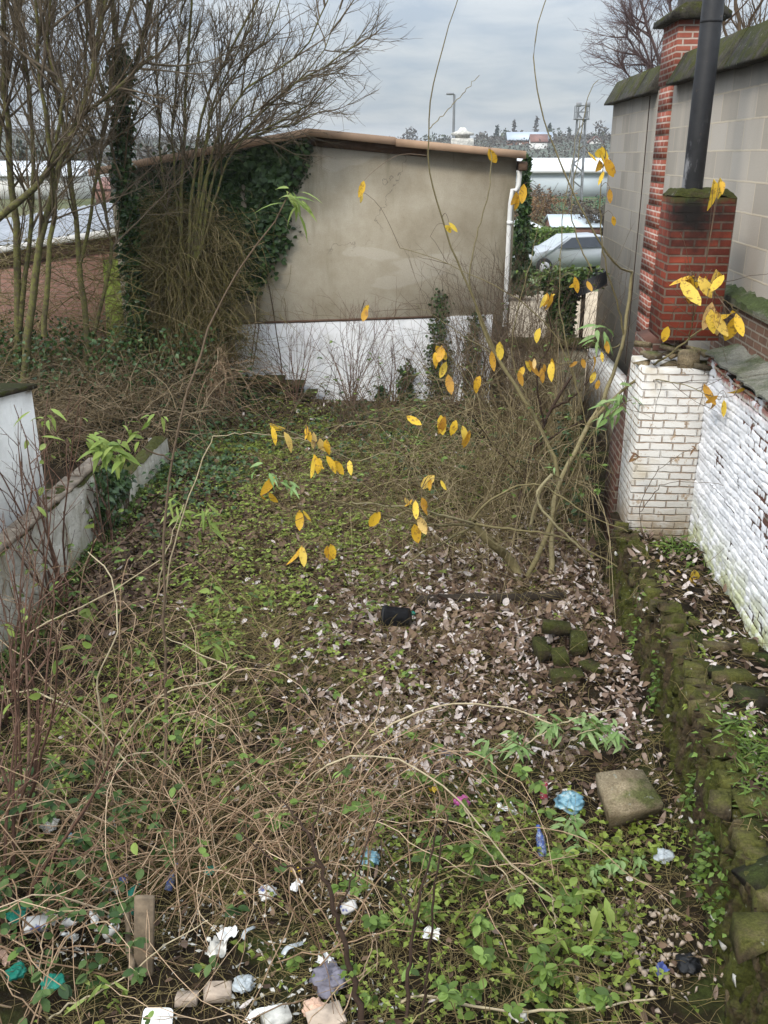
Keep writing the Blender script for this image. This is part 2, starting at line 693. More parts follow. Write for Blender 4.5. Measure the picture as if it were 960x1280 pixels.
def brickmat(name, c1, c2, cm, w=0.225, h=0.076, mort=0.011, soot=None, moss=None, stain=0.4):
    m = Mat(name, 0.88, 0.15)
    bc, bf = m.brick(w, h, mort, c1, c2, cm)
    c = m.mix(0.55, bc, m.ramp(m.noise(4.3, 7, 0.7), (0.3, (0.5, 0.46, 0.44)), (0.62, (1, 1, 1))), 'MULTIPLY')
    c = m.mix(m.math('MULTIPLY', m.mask(m.noise(16, 5, 0.7), 0.6, 0.66), 0.45), c, tuple(q * 0.55 for q in cm))
    if soot:
        x, y, z, rr = soot
        d = m.n.new("ShaderNodeVectorMath")
        d.operation = 'DISTANCE'
        mp = m.n.new("ShaderNodeMapping")
        m.l.new(m.pos(), mp.inputs[0])
        m.l.new(mp.outputs[0], d.inputs[0])
        d.inputs[1].default_value = (x, y, z)
        k = m.math('ADD', d.outputs["Value"], m.math('MULTIPLY', m.noise(7, 5), 0.5))
        c = m.mix(m.mask(k, rr + 0.35, rr * 0.35 + 0.1), c, (0.012, 0.01, 0.009))
    if moss:
        c = m.mix(m.math('MULTIPLY', m.mask(m.axis(2), moss[0], moss[1]), m.mask(m.noise(12, 5), 0.35, 0.6)), c, (0.05, 0.065, 0.02))
    m.color(c).bump(m.math('SUBTRACT', m.math('MULTIPLY', m.noise(45, 4), 0.35), bf), 0.014)
    return m.m


M["red_brick"] = brickmat("red_brick", (0.30, 0.066, 0.038), (0.13, 0.034, 0.024), (0.20, 0.145, 0.11), soot=(2.32, 9.1, 3.82, 0.52), moss=(3.85, 3.97))
M["pier_brick"] = brickmat("pier_brick", (0.36, 0.115, 0.075), (0.28, 0.085, 0.06), (0.50, 0.40, 0.34), mort=0.013)
M["dark_brick"] = brickmat("dark_brick", (0.10, 0.05, 0.038), (0.15, 0.075, 0.055), (0.24, 0.20, 0.16))
M["brown_brick"] = brickmat("brown_brick", (0.13, 0.075, 0.05), (0.19, 0.11, 0.075), (0.27, 0.23, 0.18))
M["shed_brick"] = brickmat("shed_brick", (0.34, 0.19, 0.15), (0.28, 0.155, 0.12), (0.30, 0.20, 0.16))
# breeze blocks
m = Mat("breeze_block", 0.95, 0.08)
bc, bf = m.brick(0.60, 0.29, 0.012, (0.285, 0.255, 0.215), (0.38, 0.345, 0.30), (0.43, 0.37, 0.285), wob=0.012, smooth=0.6)
c = m.mix(m.mask(m.noise(1.2, 5, 0.6, stretch=(1, 1, 0.3)), 0.45, 0.75), bc, (0.39, 0.345, 0.285))
c = m.mix(m.math('MULTIPLY', m.mask(m.noise(1.6, 4, 0.6, stretch=(1, 1, 0.12)), 0.5, 0.7), m.mask(m.axis(2), 3.9, 5.2)), c, (0.24, 0.225, 0.20))
c = m.mix(0.35, c, m.ramp(m.noise(70, 4, 0.7), (0.3, (0.55, 0.55, 0.55)), (0.7, (1, 1, 1))), 'MULTIPLY')
m.color(c).bump(m.math('ADD', m.math('MULTIPLY', m.noise(110, 4, 0.7), 0.6), m.math('MULTIPLY', bf, 0.3)), 0.008)
M["breeze_block"] = m.m


def mossy(name, base, dark, moss=(0.055, 0.07, 0.018), a=0.42, b=0.6, up=0.5, scale=3.0, bump=0.02):
    m = Mat(name, 0.92, 0.15)
    c = m.ramp(m.noise(9, 6, 0.65), (0.3, dark), (0.65, base))
    c = m.mix(0.85, c, m.ramp(m.island(), (0, (0.35, 0.35, 0.35)), (1, (1.15, 1.1, 1.0))), 'MULTIPLY')
    nz = m.math('MULTIPLY', m.axis(2, m.geo("Normal")), up * 0.3)
    k = m.math('ADD', m.noise(scale, 6, 0.65), nz)
    mc = m.ramp(m.noise(35, 4), (0.3, tuple(q * 0.55 for q in moss)), (0.7, moss))
    c = m.mix(m.mask(k, a, b), c, mc)
    c = m.mix(m.math('MULTIPLY', m.mask(m.noise(17, 4), 0.67, 0.70), 0.6), c, (0.30, 0.31, 0.25))
    c = m.mix(0.7, c, m.ramp(m.noise(75, 5, 0.75), (0.35, (0.35, 0.35, 0.35)), (0.62, (1.1, 1.1, 1.1))), 'MULTIPLY')
    m.color(c).bump(m.noise(40, 7, 0.7), bump)
    return m.m


M["rubble_stone"] = mossy("rubble_stone", (0.20, 0.155, 0.095), (0.055, 0.042, 0.026), a=0.40, b=0.62, moss=(0.125, 0.125, 0.03), up=0.1, scale=3)
M["rubble_face"] = mossy("rubble_face", (0.135, 0.10, 0.06), (0.022, 0.017, 0.011), a=0.42, b=0.58, moss=(0.088, 0.094, 0.02), up=0.0, scale=2.6, bump=0.02)
M["mossy_block"] = mossy("mossy_block", (0.12, 0.095, 0.06), (0.025, 0.02, 0.013), a=0.42, b=0.62, moss=(0.075, 0.08, 0.02), scale=6, bump=0.03)
M["pale_block"] = mossy("pale_block", (0.42, 0.35, 0.24), (0.20, 0.155, 0.10), a=0.55, b=0.75, moss=(0.16, 0.17, 0.06))
M["coping"] = mossy("coping", (0.13, 0.12, 0.105), (0.035, 0.032, 0.027), a=0.50, b=0.64, moss=(0.085, 0.088, 0.024), scale=5, bump=0.03)
M["old_wall"] = mossy("old_wall", (0.52, 0.49, 0.40), (0.24, 0.22, 0.15), a=0.52, b=0.72, moss=(0.12, 0.12, 0.045), up=0.1)
M["slate"] = mossy("slate", (0.36, 0.36, 0.32), (0.20, 0.205, 0.18), a=0.55, b=0.8, moss=(0.13, 0.15, 0.08))
M["dark_stone"] = mossy("dark_stone", (0.06, 0.05, 0.04), (0.02, 0.017, 0.013), a=0.5, b=0.75)
M["lichen_top"] = mossy("lichen_top", (0.30, 0.31, 0.25), (0.10, 0.11, 0.08), a=0.45, b=0.62, moss=(0.10, 0.13, 0.05))
m = Mat("green_render", 0.9, 0.1)
c = m.ramp(m.noise(1.2, 5), (0.3, (0.11, 0.15, 0.025)), (0.7, (0.21, 0.25, 0.06)))
m.color(c)
M["green_render"] = m.m
m = Mat("left_wall", 0.85, 0.2)
c = m.ramp(m.noise(2.0, 6, 0.65), (0.3, (0.38, 0.355, 0.30)), (0.5, (0.66, 0.635, 0.57)), (0.7, (0.80, 0.78, 0.72)))
c = m.mix(m.math('MULTIPLY', m.mask(m.noise(5.0, 7, 0.72, stretch=(1, 1, 0.25)), 0.48, 0.62), 0.75), c, (0.36, 0.32, 0.23))
c = m.mix(m.math('MULTIPLY', m.mask(m.noise(13, 7, 0.75), 0.56, 0.62), 0.45), c, (0.22, 0.19, 0.13))
c = m.mix(m.math('MULTIPLY', m.mask(m.axis(2), 0.5, 0.0), m.mask(m.noise(4, 5), 0.35, 0.55)), c, (0.15, 0.17, 0.05))
m.color(c).bump(m.noise(25, 7, 0.7), 0.04)
M["left_wall"] = m.m
M["fascia"] = plain("fascia", (0.40, 0.265, 0.175), 0.6, 0.2, 3)
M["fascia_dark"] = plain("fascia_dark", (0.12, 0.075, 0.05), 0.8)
M["tin_roof"] = plain("tin_roof", (0.25, 0.26, 0.28), 0.5, 0.25, 2)
M["white_plastic"] = plain("white_plastic", (0.76, 0.76, 0.74), 0.45, 0.1, 5)
M["dirty_white"] = plain("dirty_white", (0.50, 0.48, 0.43), 0.7, 0.5, 18)
m = Mat("flue_black", 0.6, 0.3)
c = m.ramp(m.noise(9, 5), (0.3, (0.008, 0.008, 0.009)), (0.7, (0.018, 0.018, 0.02)))
c = m.mix(m.math('MULTIPLY', m.mask(m.noise(5, 6, 0.7, stretch=(1, 1, 0.4)), 0.52, 0.64), m.mask(m.axis(2), 4.75, 4.1)), c, (0.20, 0.20, 0.21))
c = m.mix(m.math('MULTIPLY', m.mask(m.noise(14, 6, 0.7), 0.62, 0.68), 0.6), c, (0.07, 0.045, 0.03))
m.color(c)
M["flue_black"] = m.m
M["pot_clay"] = plain("pot_clay", (0.06, 0.055, 0.05), 0.8, 0.5, 9)
M["wood"] = plain("wood", (0.16, 0.12, 0.08), 0.85, 0.4, 20, 0.006)
M["coping_shade_brown"] = plain("coping_shade_brown", (0.20, 0.16, 0.12), 0.9, 0.5, 9, 0.01)
M["dark_wood"] = plain("dark_wood", (0.03, 0.022, 0.015), 0.9, 0.4, 20, 0.006)
M["sand"] = plain("sand", (0.40, 0.32, 0.225), 0.9, 0.2, 1.2)
M["lawn"] = plain("lawn", (0.11, 0.14, 0.06), 0.95, 0.35, 1.5)
M["hall_roof"] = plain("hall_roof", (0.60, 0.61, 0.62), 0.5, 0.08, 0.2)
M["hall_wall"] = plain("hall_wall", (0.50, 0.56, 0.60), 0.6, 0.1, 0.3)
M["house_white"] = plain("house_white", (0.70, 0.69, 0.66), 0.7, 0.1, 0.3)
M["house_brick"] = plain("house_brick", (0.22, 0.12, 0.09), 0.8, 0.2, 0.5)
M["blue_roof"] = plain("blue_roof", (0.36, 0.41, 0.47), 0.4, 0.15, 0.3)
M["tile_roof"] = plain("tile_roof", (0.19, 0.10, 0.08), 0.8, 0.25, 1)
M["glass_dark"] = plain("glass_dark", (0.03, 0.035, 0.045), 0.15, 0.2, 3, spec=0.6)
M["steel"] = plain("steel", (0.25, 0.26, 0.27), 0.5, 0.2, 3, metal=0.3)
M["car_paint"] = plain("car_paint", (0.30, 0.32, 0.34), 0.3, 0.05, 1, spec=0.5)
M["tyre"] = plain("tyre", (0.02, 0.02, 0.02), 0.9)
M["rim"] = plain("rim", (0.4, 0.4, 0.42), 0.4)
M["hill"] = plain("hill", (0.075, 0.085, 0.065), 0.95, 0.4, 0.02)
M["fence_green"] = plain("fence_green", (0.06, 0.20, 0.11), 0.6)
M["blue"] = plain("blue", (0.06, 0.085, 0.25), 0.4, 0.3, 30)
m = Mat("light_blue", 0.45, 0.3)
m.color(m.ramp(m.noise(22, 3), (0.4, (0.08, 0.18, 0.24)), (0.58, (0.18, 0.32, 0.37)), (0.7, (0.45, 0.50, 0.50))))
M["light_blue"] = m.m
M["teal"] = plain("teal", (0.012, 0.17, 0.12), 0.4, 0.3, 30)
for nm, c1, c2 in (("printed_red", (0.28, 0.03, 0.05), (0.5, 0.48, 0.46)), ("printed_blue", (0.05, 0.09, 0.28), (0.30, 0.36, 0.45))):
    m = Mat(nm, 0.45, 0.35)
    c = m.ramp(m.noise(30, 3, 0.6, stretch=(1, 1, 2.2)), (0.44, c1), (0.52, tuple(q * .7 for q in c1)), (0.57, c2), (0.63, c1))
    c = m.mix(m.math('MULTIPLY', m.mask(m.noise(40, 4), 0.5, 0.62), 0.6), c, (0.10, 0.08, 0.055))
    m.color(c)
    M[nm] = m.m
M["red"] = plain("red", (0.26, 0.03, 0.05), 0.4, 0.3, 30)
M["pink"] = plain("pink", (0.42, 0.08, 0.26), 0.5, 0.3, 30)
M["yellow_plastic"] = plain("yellow_plastic", (0.60, 0.40, 0.04), 0.5, 0.3, 30)
M["black_plastic"] = plain("black_plastic", (0.008, 0.008, 0.009), 0.5, 0.3, 20)
M["clear_plastic"] = plain("clear_plastic", (0.34, 0.37, 0.38), 0.25, 0.2, 30, spec=0.6)
M["grey_cloth"] = plain("grey_cloth", (0.16, 0.15, 0.18), 0.9, 0.4, 20)
M["peach"] = plain("peach", (0.55, 0.36, 0.26), 0.8, 0.3, 30)
M["brick_bit"] = plain("brick_bit", (0.40, 0.32, 0.25), 0.9, 0.35, 15, 0.008)
m = Mat("carton", 0.6, 0.3)
m.color(m.ramp(m.noise(16, 2), (0.45, (0.62, 0.61, 0.59)), (0.56, (0.55, 0.54, 0.52)), (0.60, (0.10, 0.12, 0.30)), (0.7, (0.08, 0.1, 0.22))))
M["carton"] = m.m
# leaves and twigs
M["ground_leaf"] = leafmat("ground_leaf", [(0.075, 0.095, 0.014), (0.14, 0.18, 0.024), (0.22, 0.28, 0.042), (0.33, 0.40, 0.09)])
M["bramble_leaf"] = leafmat("bramble_leaf", [(0.045, 0.08, 0.015), (0.085, 0.14, 0.025), (0.14, 0.22, 0.04), (0.22, 0.32, 0.075)])
M["dark_bramble"] = leafmat("dark_bramble", [(0.02, 0.05, 0.012), (0.045, 0.09, 0.02), (0.075, 0.13, 0.03), (0.11, 0.17, 0.05)])
M["lime_leaf"] = leafmat("lime_leaf", [(0.17, 0.25, 0.05), (0.25, 0.33, 0.07), (0.34, 0.41, 0.12)], tr=0.4)
M["pale_green"] = leafmat("pale_green", [(0.18, 0.30, 0.08), (0.25, 0.38, 0.14), (0.32, 0.42, 0.18)], tr=0.35)
M["yellow_leaf"] = leafmat("yellow_leaf", [(0.50, 0.25, 0.03), (0.66, 0.38, 0.03), (0.78, 0.52, 0.04), (0.62, 0.36, 0.08)], tr=0.4)
m = Mat("yellow_leaf", 0.55, 0.3)
c = m.ramp(m.island(), (0, (0.42, 0.22, 0.04)), (.3, (0.60, 0.33, 0.03)), (.6, (0.78, 0.50, 0.04)), (.85, (0.80, 0.58, 0.08)), (1, (0.66, 0.45, 0.20)))
c = m.mix(m.math('MULTIPLY', m.mask(m.noise(26, 5, 0.7), 0.52, 0.62), 0.75), c, (0.26, 0.13, 0.04))
m.color(c).translucent(c, 0.35)
M["yellow_leaf"] = m.m
M["ivy_leaf"] = leafmat("ivy_leaf", [(0.014, 0.032, 0.008), (0.025, 0.055, 0.013), (0.042, 0.085, 0.022), (0.075, 0.125, 0.04)], rough=0.4, tr=0.1)
M["dead_leaf"] = leafmat("dead_leaf", [(0.06, 0.036, 0.023), (0.12, 0.075, 0.05), (0.20, 0.135, 0.098), (0.32, 0.24, 0.19), (0.52, 0.44, 0.40), (0.68, 0.61, 0.57)], rough=0.8, tr=0.1)
M["brown_leaf"] = leafmat("brown_leaf", [(0.04, 0.022, 0.014), (0.085, 0.05, 0.032), (0.15, 0.095, 0.06), (0.26, 0.175, 0.115)], rough=0.8, tr=0.1)
M["straw"] = barkmat("straw", [(0.08, 0.058, 0.026), (0.18, 0.135, 0.06), (0.30, 0.23, 0.115), (0.25, 0.21, 0.075)])
M["cane"] = barkmat("cane", [(0.15, 0.09, 0.05), (0.29, 0.19, 0.115), (0.43, 0.30, 0.19), (0.56, 0.42, 0.28)])
M["tan_cane"] = barkmat("tan_cane", [(0.10, 0.075, 0.035), (0.19, 0.15, 0.075), (0.29, 0.23, 0.125), (0.40, 0.32, 0.19)])
M["brown_cane"] = barkmat("brown_cane", [(0.07, 0.05, 0.025), (0.13, 0.095, 0.05), (0.20, 0.15, 0.09), (0.27, 0.205, 0.13)])
M["red_twig"] = barkmat("red_twig", [(0.10, 0.055, 0.038), (0.15, 0.085, 0.058), (0.20, 0.125, 0.09)])
M["brown_twig"] = barkmat("brown_twig", [(0.085, 0.058, 0.038), (0.14, 0.10, 0.065), (0.20, 0.145, 0.10)])
M["tree_twig"] = barkmat("tree_twig", [(0.10, 0.08, 0.045), (0.15, 0.115, 0.075), (0.19, 0.15, 0.11)])
M["grey_twig"] = barkmat("grey_twig", [(0.14, 0.11, 0.09), (0.20, 0.165, 0.14), (0.25, 0.20, 0.18)])
M["olive_stem"] = barkmat("olive_stem", [(0.16, 0.135, 0.065), (0.24, 0.20, 0.10), (0.30, 0.26, 0.15)])
M["pale_stem"] = barkmat("pale_stem", [(0.34, 0.28, 0.17), (0.44, 0.36, 0.23), (0.50, 0.43, 0.28)])
M["tangle"] = barkmat("tangle", [(0.07, 0.062, 0.02), (0.13, 0.11, 0.038), (0.20, 0.16, 0.07), (0.30, 0.235, 0.135)])
M["mossy_bark"] = barkmat("mossy_bark", [(0.085, 0.068, 0.042), (0.125, 0.10, 0.06)], moss=(0.15, 0.15, 0.045))
M["dark_bark"] = barkmat("dark_bark", [(0.045, 0.028, 0.02), (0.07, 0.045, 0.032)])
M["fruit_twig"] = barkmat("fruit_twig", [(0.13, 0.085, 0.085), (0.17, 0.12, 0.11)])
M["conifer"] = leafmat("conifer", [(0.012, 0.025, 0.014), (0.022, 0.038, 0.022), (0.04, 0.055, 0.035)], tr=0)
M["bare_far"] = leafmat("bare_far", [(0.05, 0.042, 0.034), (0.085, 0.07, 0.055), (0.10, 0.09, 0.06)], tr=0)
M["far_green"] = leafmat("far_green", [(0.03, 0.045, 0.022), (0.055, 0.07, 0.032), (0.08, 0.09, 0.04)], tr=0)
M["hedge_leaf"] = leafmat("hedge_leaf", [(0.05, 0.09, 0.02), (0.10, 0.16, 0.03), (0.16, 0.22, 0.05)], tr=0.1)
M["rust_leaf"] = leafmat("rust_leaf", [(0.12, 0.06, 0.03), (0.20, 0.11, 0.05), (0.30, 0.17, 0.07)], tr=0.1)


# ------------------------------------------------------------------ ground
def ground_z(x, y):
    x, y = np.asarray(x, float), np.asarray(y, float)
    g = (vnoise(x, y, 1.6, 1) - 0.5) * 0.22 + (vnoise(x, y, 0.5, 2) - 0.5) * 0.10 + (vnoise(x, y, 0.17, 3) - 0.5) * 0.045
    g = g + 0.16 * np.exp(-((x + 3.85) / 0.45) ** 2) + 0.08 * np.exp(-((x - 1.7) / 0.3) ** 2)
    inside = np.clip((17.2 - y) / 0.8, 0, 1) * np.clip((y + 3) / 2.0, 0, 1)
    inside = inside * np.clip((8 - np.abs(x)) / 2, 0, 1)
    return g * inside - 0.02


gx = np.unique(np.concatenate([-np.geomspace(8, 2500, 24), np.arange(-8, -4, 0.4), np.arange(-4, 2.8, 0.055), np.arange(2.8, 8, 0.4), np.geomspace(8, 2500, 24)]))
gy = np.unique(np.concatenate([-np.geomspace(3, 2000, 16), np.arange(-3, 3, 0.5), np.arange(3, 17.2, 0.055), np.arange(17.2, 30, 0.5), np.geomspace(30, 4000, 30)]))
GX, GY = np.meshgrid(gx, gy, indexing='ij')
mb = MB()
grid(mb, GX, GY, ground_z(GX, GY))
tag(mb.build("ground", M["soil"], smooth=True), kind="structure")


def gpt(n, x0, x1, y0, y1):
    return np.stack([rng.uniform(x0, x1, n), rng.uniform(y0, y1, n)], -1)


def to3(xy, dz=0.0):
    return np.concatenate([xy, (ground_z(xy[:, 0], xy[:, 1]) + dz)[:, None]], 1)


# ------------------------------------------------------------------ background: yard, hill, far buildings
mb = MB()
X, Y = np.meshgrid(np.linspace(1.27, 12, 20), np.linspace(17.0, 32, 20), indexing='ij')
grid(mb, X, Y, X * 0 + 0.01)
tag(mb.build("yard", M["sand"]), kind="structure")
mb = MB()
X, Y = np.meshgrid(np.linspace(1.3, 14, 10), np.linspace(32.0, 47, 10), indexing='ij')
grid(mb, X, Y, X * 0 + 0.015)
tag(mb.build("lawn", M["lawn"]), kind="structure")


def hill_z(x, y):
    ridge = 6.3 + 4.5 * np.exp(-((x - 60) / 70.0) ** 2) + 7 * np.exp(-((x + 190) / 120.0) ** 2) + (vnoise(x, y, 60, 5) - 0.5) * 3
    s = np.clip((y - 190) / 190, 0, 1)
    return ridge * (s * s * (3 - 2 * s)) - 0.3


hx, hy = np.linspace(-420, 420, 90), np.linspace(185, 900, 60)
X, Y = np.meshgrid(hx, hy, indexing='ij')
mb = MB()
grid(mb, X, Y, hill_z(X, Y))
tag(mb.build("hill", M["hill"], smooth=True), kind="structure")


def crown_cloud(mb, c, rx, rz, n, size, shape='round', top=0.0):
    """leaf clumps in a crown volume with an uneven outline"""
    k = 9
    cc = np.stack([rng.normal(0, rx * 0.42, k), rng.normal(0, rx * 0.42, k), rng.uniform(-rz * 0.6, rz * 0.7, k)], -1)
    if shape == 'cone':
        z = rng.random(n) ** 1.4
        a = rng.uniform(0, 2 * np.pi, n)
        r = rx * (1 - z) * np.sqrt(rng.random(n)) * (0.75 + 0.35 * np.sin(z * 40))
        P = np.stack([r * np.cos(a), r * np.sin(a), -rz + 2 * rz * z], -1)
    else:
        w = rng.integers(0, k, n)
        P = cc[w] + rdir(n) * (np.cbrt(rng.random(n)) * 0.52)[:, None] * np.array([rx, rx, rz])
    leaves(mb, P + np.array(c), rdir(n), rdir(n), size * rng.uniform(0.6, 1.4, n), size * rng.uniform(0.5, 1.0, n), SHORT)


def far_tree(name, label, x, y, h, w, mat, shape='round', group="trees on the far hillside", n=260, base=None):
    z0 = float(hill_z(np.array(x), np.array(y))) if y > 190 else 0.0
    if base is not None:
        z0 = base
    t = thing(name, label, "tree", (x, y, z0), group)
    mb = MB()
    path(mb, [(x, y, z0 - 0.3), (x + 0.05 * w, y, z0 + h * 0.4), (x, y, z0 + h * 0.8)], h * 0.03, h * 0.008, 8, 6)
    mb.build("trunk", M["dark_bark"], t)
    mb = MB()
    crown_cloud(mb, (x, y, z0 + h * 0.56), w / 2, h * 0.45, n, max(w, h * 0.5) * 0.13, shape)
    mb.build("crown", mat, t)
    return t


sky_trees = [  # px, py of the tip, distance, height, width, kind, label
    (621, 158, 420, 14, 9, 'conifer', 'cone', "dark broad conifer at the left end of the hill skyline"),
    (643, 151, 420, 16, 4.5, 'bare_far', 'cone', "slim bare poplar tip left of the long blue roof"),
    (671, 147, 430, 18, 5.5, 'bare_far', 'cone', "tallest pointed poplar above the long blue roof"),
    (687, 156, 430, 13, 9, 'conifer', 'cone', "dark conifer at the right end of the long blue roof"),
    (693, 157, 410, 13, 8, 'far_green', 'round', "rounded green tree just right of the blue roof"),
    (712, 160, 400, 12, 7, 'conifer', 'cone', "dark fir left of the lattice mast top"),
    (732, 161, 390, 11, 10, 'bare_far', 'round', "brown bare tree right of the lattice mast"),
    (745, 160, 380, 12, 9, 'far_green', 'round', "dull green tree on the skyline beside the block wall"),
    (757, 155, 400, 14, 10, 'bare_far', 'round', "tall brown tree touching the block wall's left edge"),
    (658, 162, 430, 10, 10, 'bare_far', 'round', "low round bare tree behind the long blue roof"),
    (632, 162, 415, 9, 8, 'far_green', 'round', "small green tree beside the broad conifer on the skyline"),
    (610, 166, 420, 8, 10, 'bare_far', 'round', "pale bare tree behind the warehouse roof edge"),
    (515, 162, 430, 9, 8, 'bare_far', 'round', "faint bare tree peeping over the warehouse roof"),
    (548, 168, 430, 7, 9, 'far_green', 'round', "low green treetop just left of the street lamp"),
    (25, 180, 120, 8.5, 5, 'conifer', 'cone', "dark conifer far left behind the mossy limbs"),
    (50, 186, 115, 8, 6, 'far_green', 'round', "dull green tree behind the white hall on the left"),
    (95, 178, 125, 10, 7, 'bare_far', 'round', "brown bare tree between the left trunks"),
    (118, 176, 130, 10, 4.5, 'conifer', 'cone', "slim dark conifer right of the white hall"),
    (140, 186, 120, 8, 6, 'bare_far', 'round', "low bare tree beside the ivy clad trunk"),
    (190, 182, 140, 9, 9, 'bare_far', 'round', "wide bare tree above the low end of the warehouse roof"),
    (78, 190, 118, 7, 7, 'far_green', 'round', "low green tree above the middle of the white hall"),
]
for px, py, y, h, w, mt, sh, lab in sky_trees:
    p = at(px, py, y)
    far_tree("conifer" if mt == 'conifer' else "distant_tree", lab, p[0], y, h, w, M[mt], sh, base=p[2] - h)

# the wooded slope reads as one mass
mb = MB()
n = 4200
xs, ys = rng.uniform(-230, 150, n), rng.uniform(215, 395, n)
zz = hill_z(xs, ys)
P = np.stack([xs, ys, zz + rng.uniform(0.0, 1.2, n)], -1)
k = 12
P = np.repeat(P, k, 0) + rng.normal(0, 1.0, (n * k, 3)) * np.array([1.3, 1.3, 0.6])
leaves(mb, P, rdir(n * k, -0.2, 1), rdir(n * k), 0.75 * rng.uniform(0.6, 1.4, n * k), 0.5, SHORT)
tag(mb.build("hillside_woods", M["bare_far"]), "brown and green woods covering the far hillside", kind="stuff")


def gable_house(name, label, x0, x1, y0, y1, z0, ze, zr, wall, roof, along='x', wins=()):
    t = thing(name, label, "building", ((x0 + x1) / 2, y0, z0))
    mb = MB()
    if along == 'x':
        ym = (y0 + y1) / 2
        prism(mb, [(y0, z0), (y1, z0), (y1, ze), (ym, zr), (y0, ze)], x0, x1, 0)
    else:
        xm = (x0 + x1) / 2
        prism(mb, [(x0, z0), (x1, z0), (x1, ze), (xm, zr), (x0, ze)], y0, y1, 1)
    mb.build("wall", M[wall], t)
    mb = MB()
    e = 0.03 * max(x1 - x0, y1 - y0)
    th = 0.05 * (zr - z0)
    if along == 'x':
        for s in (-1, 1):
            ya, yb = (y0 - e, (y0 + y1) / 2) if s < 0 else ((y0 + y1) / 2, y1 + e)
            za, zb = (ze - 0.02, zr + 0.03) if s < 0 else (zr + 0.03, ze - 0.02)
            prism(mb, [(ya, za), (yb, zb), (yb, zb + th), (ya, za + th)], x0 - e, x1 + e, 0)
    else:
        xm = (x0 + x1) / 2
        for s in (-1, 1):
            xa, xb = (x0 - e, xm) if s < 0 else (xm, x1 + e)
            za, zb = (ze - 0.02, zr + 0.03) if s < 0 else (zr + 0.03, ze - 0.02)
            prism(mb, [(xa, za), (xb, zb), (xb, zb + th), (xa, za + th)], y0 - e, y1 + e, 1)
    mb.build("roof", M[roof], t)
    for (a, b, c_, d, mt) in wins:
        mb = MB()
        box(mb, (a, y0 - 0.08, c_), (b, y0 + 0.05, d))
        mb.build("window", M[mt], t)
    return t


a, b = at(635, 182, 330), at(690, 180, 330)
zt = at(660, 168, 330)[2]
wins = []
for i in range(6):
    wx = a[0] + (b[0] - a[0]) * (0.1 + 0.15 * i)
    wins.append((wx, wx + 0.9, 7.0, 8.0, "house_white" if i in (1, 4) else "glass_dark"))
gable_house("long_building", "long brick building with pale blue roof on the far hill", a[0], b[0], 330, 340, 4.5, 8.8, 11.2, "house_brick", "blue_roof", 'x', wins)
p = at(672, 176, 300)
gable_house("distant_house", "small white house below the long blue roof", p[0] - 2, p[0] + 3, 300, 306, 2, p[2] - 0.5, p[2] + 1.5, "house_white", "tile_roof", 'x')
p = at(745, 178, 310)
gable_house("distant_house", "small white gabled house on the hillside beside the block wall", p[0] - 2.5, p[0] + 2.5, 310, 316, 3, p[2] - 0.5, p[2] + 1.5, "house_white", "tile_roof", 'y')

# big white curved hall
a, b = at(650, 245, 110), at(800, 245, 110)
t = thing("sports_hall", "large white curved roof hall in the gap beside the block wall", "building", ((a[0] + b[0]) / 2, 110, 0))
mb = MB()
box(mb, (a[0], 110, -0.1), (b[0], 128, 2.5))
mb.build("wall", M["hall_wall"], t)
mb = MB()
n = 20
prof = [(110 - 0.5, 2.45)] + [(110 - 0.5 + 19 * i / n, 2.55 + 1.45 * math.sin(math.pi * (0.06 + 0.9 * i / n))) for i in range(n + 1)] + [(128.5, 2.45)]
prism(mb, prof, a[0] - 0.5, b[0] + 0.5, 0)
mb.build("roof", M["hall_roof"], t)
# white hall on the left and pale sheds
a, b = at(-60, 250, 100), at(100, 250, 100)
za = at(40, 213, 100)[2]
gable_house("white_hall", "long white hall seen between the left trunks", a[0], b[0], 100, 112, -0.1, za - 0.6, za + 0.7, "house_white", "hall_roof", 'x')
a, b = at(118, 236, 90), at(150, 236, 90)
gable_house("low_shed", "low brown shed right of the white hall", a[0], b[0], 90, 96, 0, 1.3, 2.2, "house_brick", "tile_roof", 'x')

# red shed behind the hedge
a, b = at(634, 290, 52), at(688, 290, 52)
gable_house("red_shed", "low red shed with a pale roof edge behind the clipped hedge", a[0], b[0], 52, 57, 0, 0.35, 0.8, "tile_roof", "hall_roof", 'y')
a, b = at(690, 290, 55), at(750, 290, 55)
gable_house("garden_shed", "low brown shed right of the red shed", a[0], b[0], 55, 59, 0, 0.5, 1.0, "house_brick", "hall_wall", 'x')

# lattice mast
t = thing("lattice_mast", "grey lattice mast with floodlight platform on the skyline", "mast", (9.45, 70, 0))
mb = MB()
w0, w1, hh = 0.42, 0.26, at(720, 132, 70)[2]
for sx in (-1, 1):
    for sy_ in (-1, 1):
        path(mb, [(9.45 + sx * w0, 70 + sy_ * w0, 0), (9.45 + sx * w1, 70 + sy_ * w1, hh)], 0.05, 0.04, 4, 4)
nb = 14
for i in range(nb):
    z0, z1 = hh * i / nb, hh * (i + 1) / nb
    q0, q1 = w0 + (w1 - w0) * i / nb, w0 + (w1 - w0) * (i + 1) / nb
    s = 1 if i % 2 else -1
    for f in (-1, 1):
        path(mb, [(9.45 - s * q0, 70 + f * q0, z0), (9.45 + s * q1, 70 + f * q1, z1)], 0.03, 0.03, 3, 4)
        path(mb, [(9.45 + f * q0, 70 - s * q0, z0), (9.45 + f * q1, 70 + s * q1, z1)], 0.03, 0.03, 3, 4)
mb.build("lattice", M["steel"], t)
mb = MB()
box(mb, (8.95, 69.6, hh - 0.9), (9.95, 70.4, hh - 0.82))
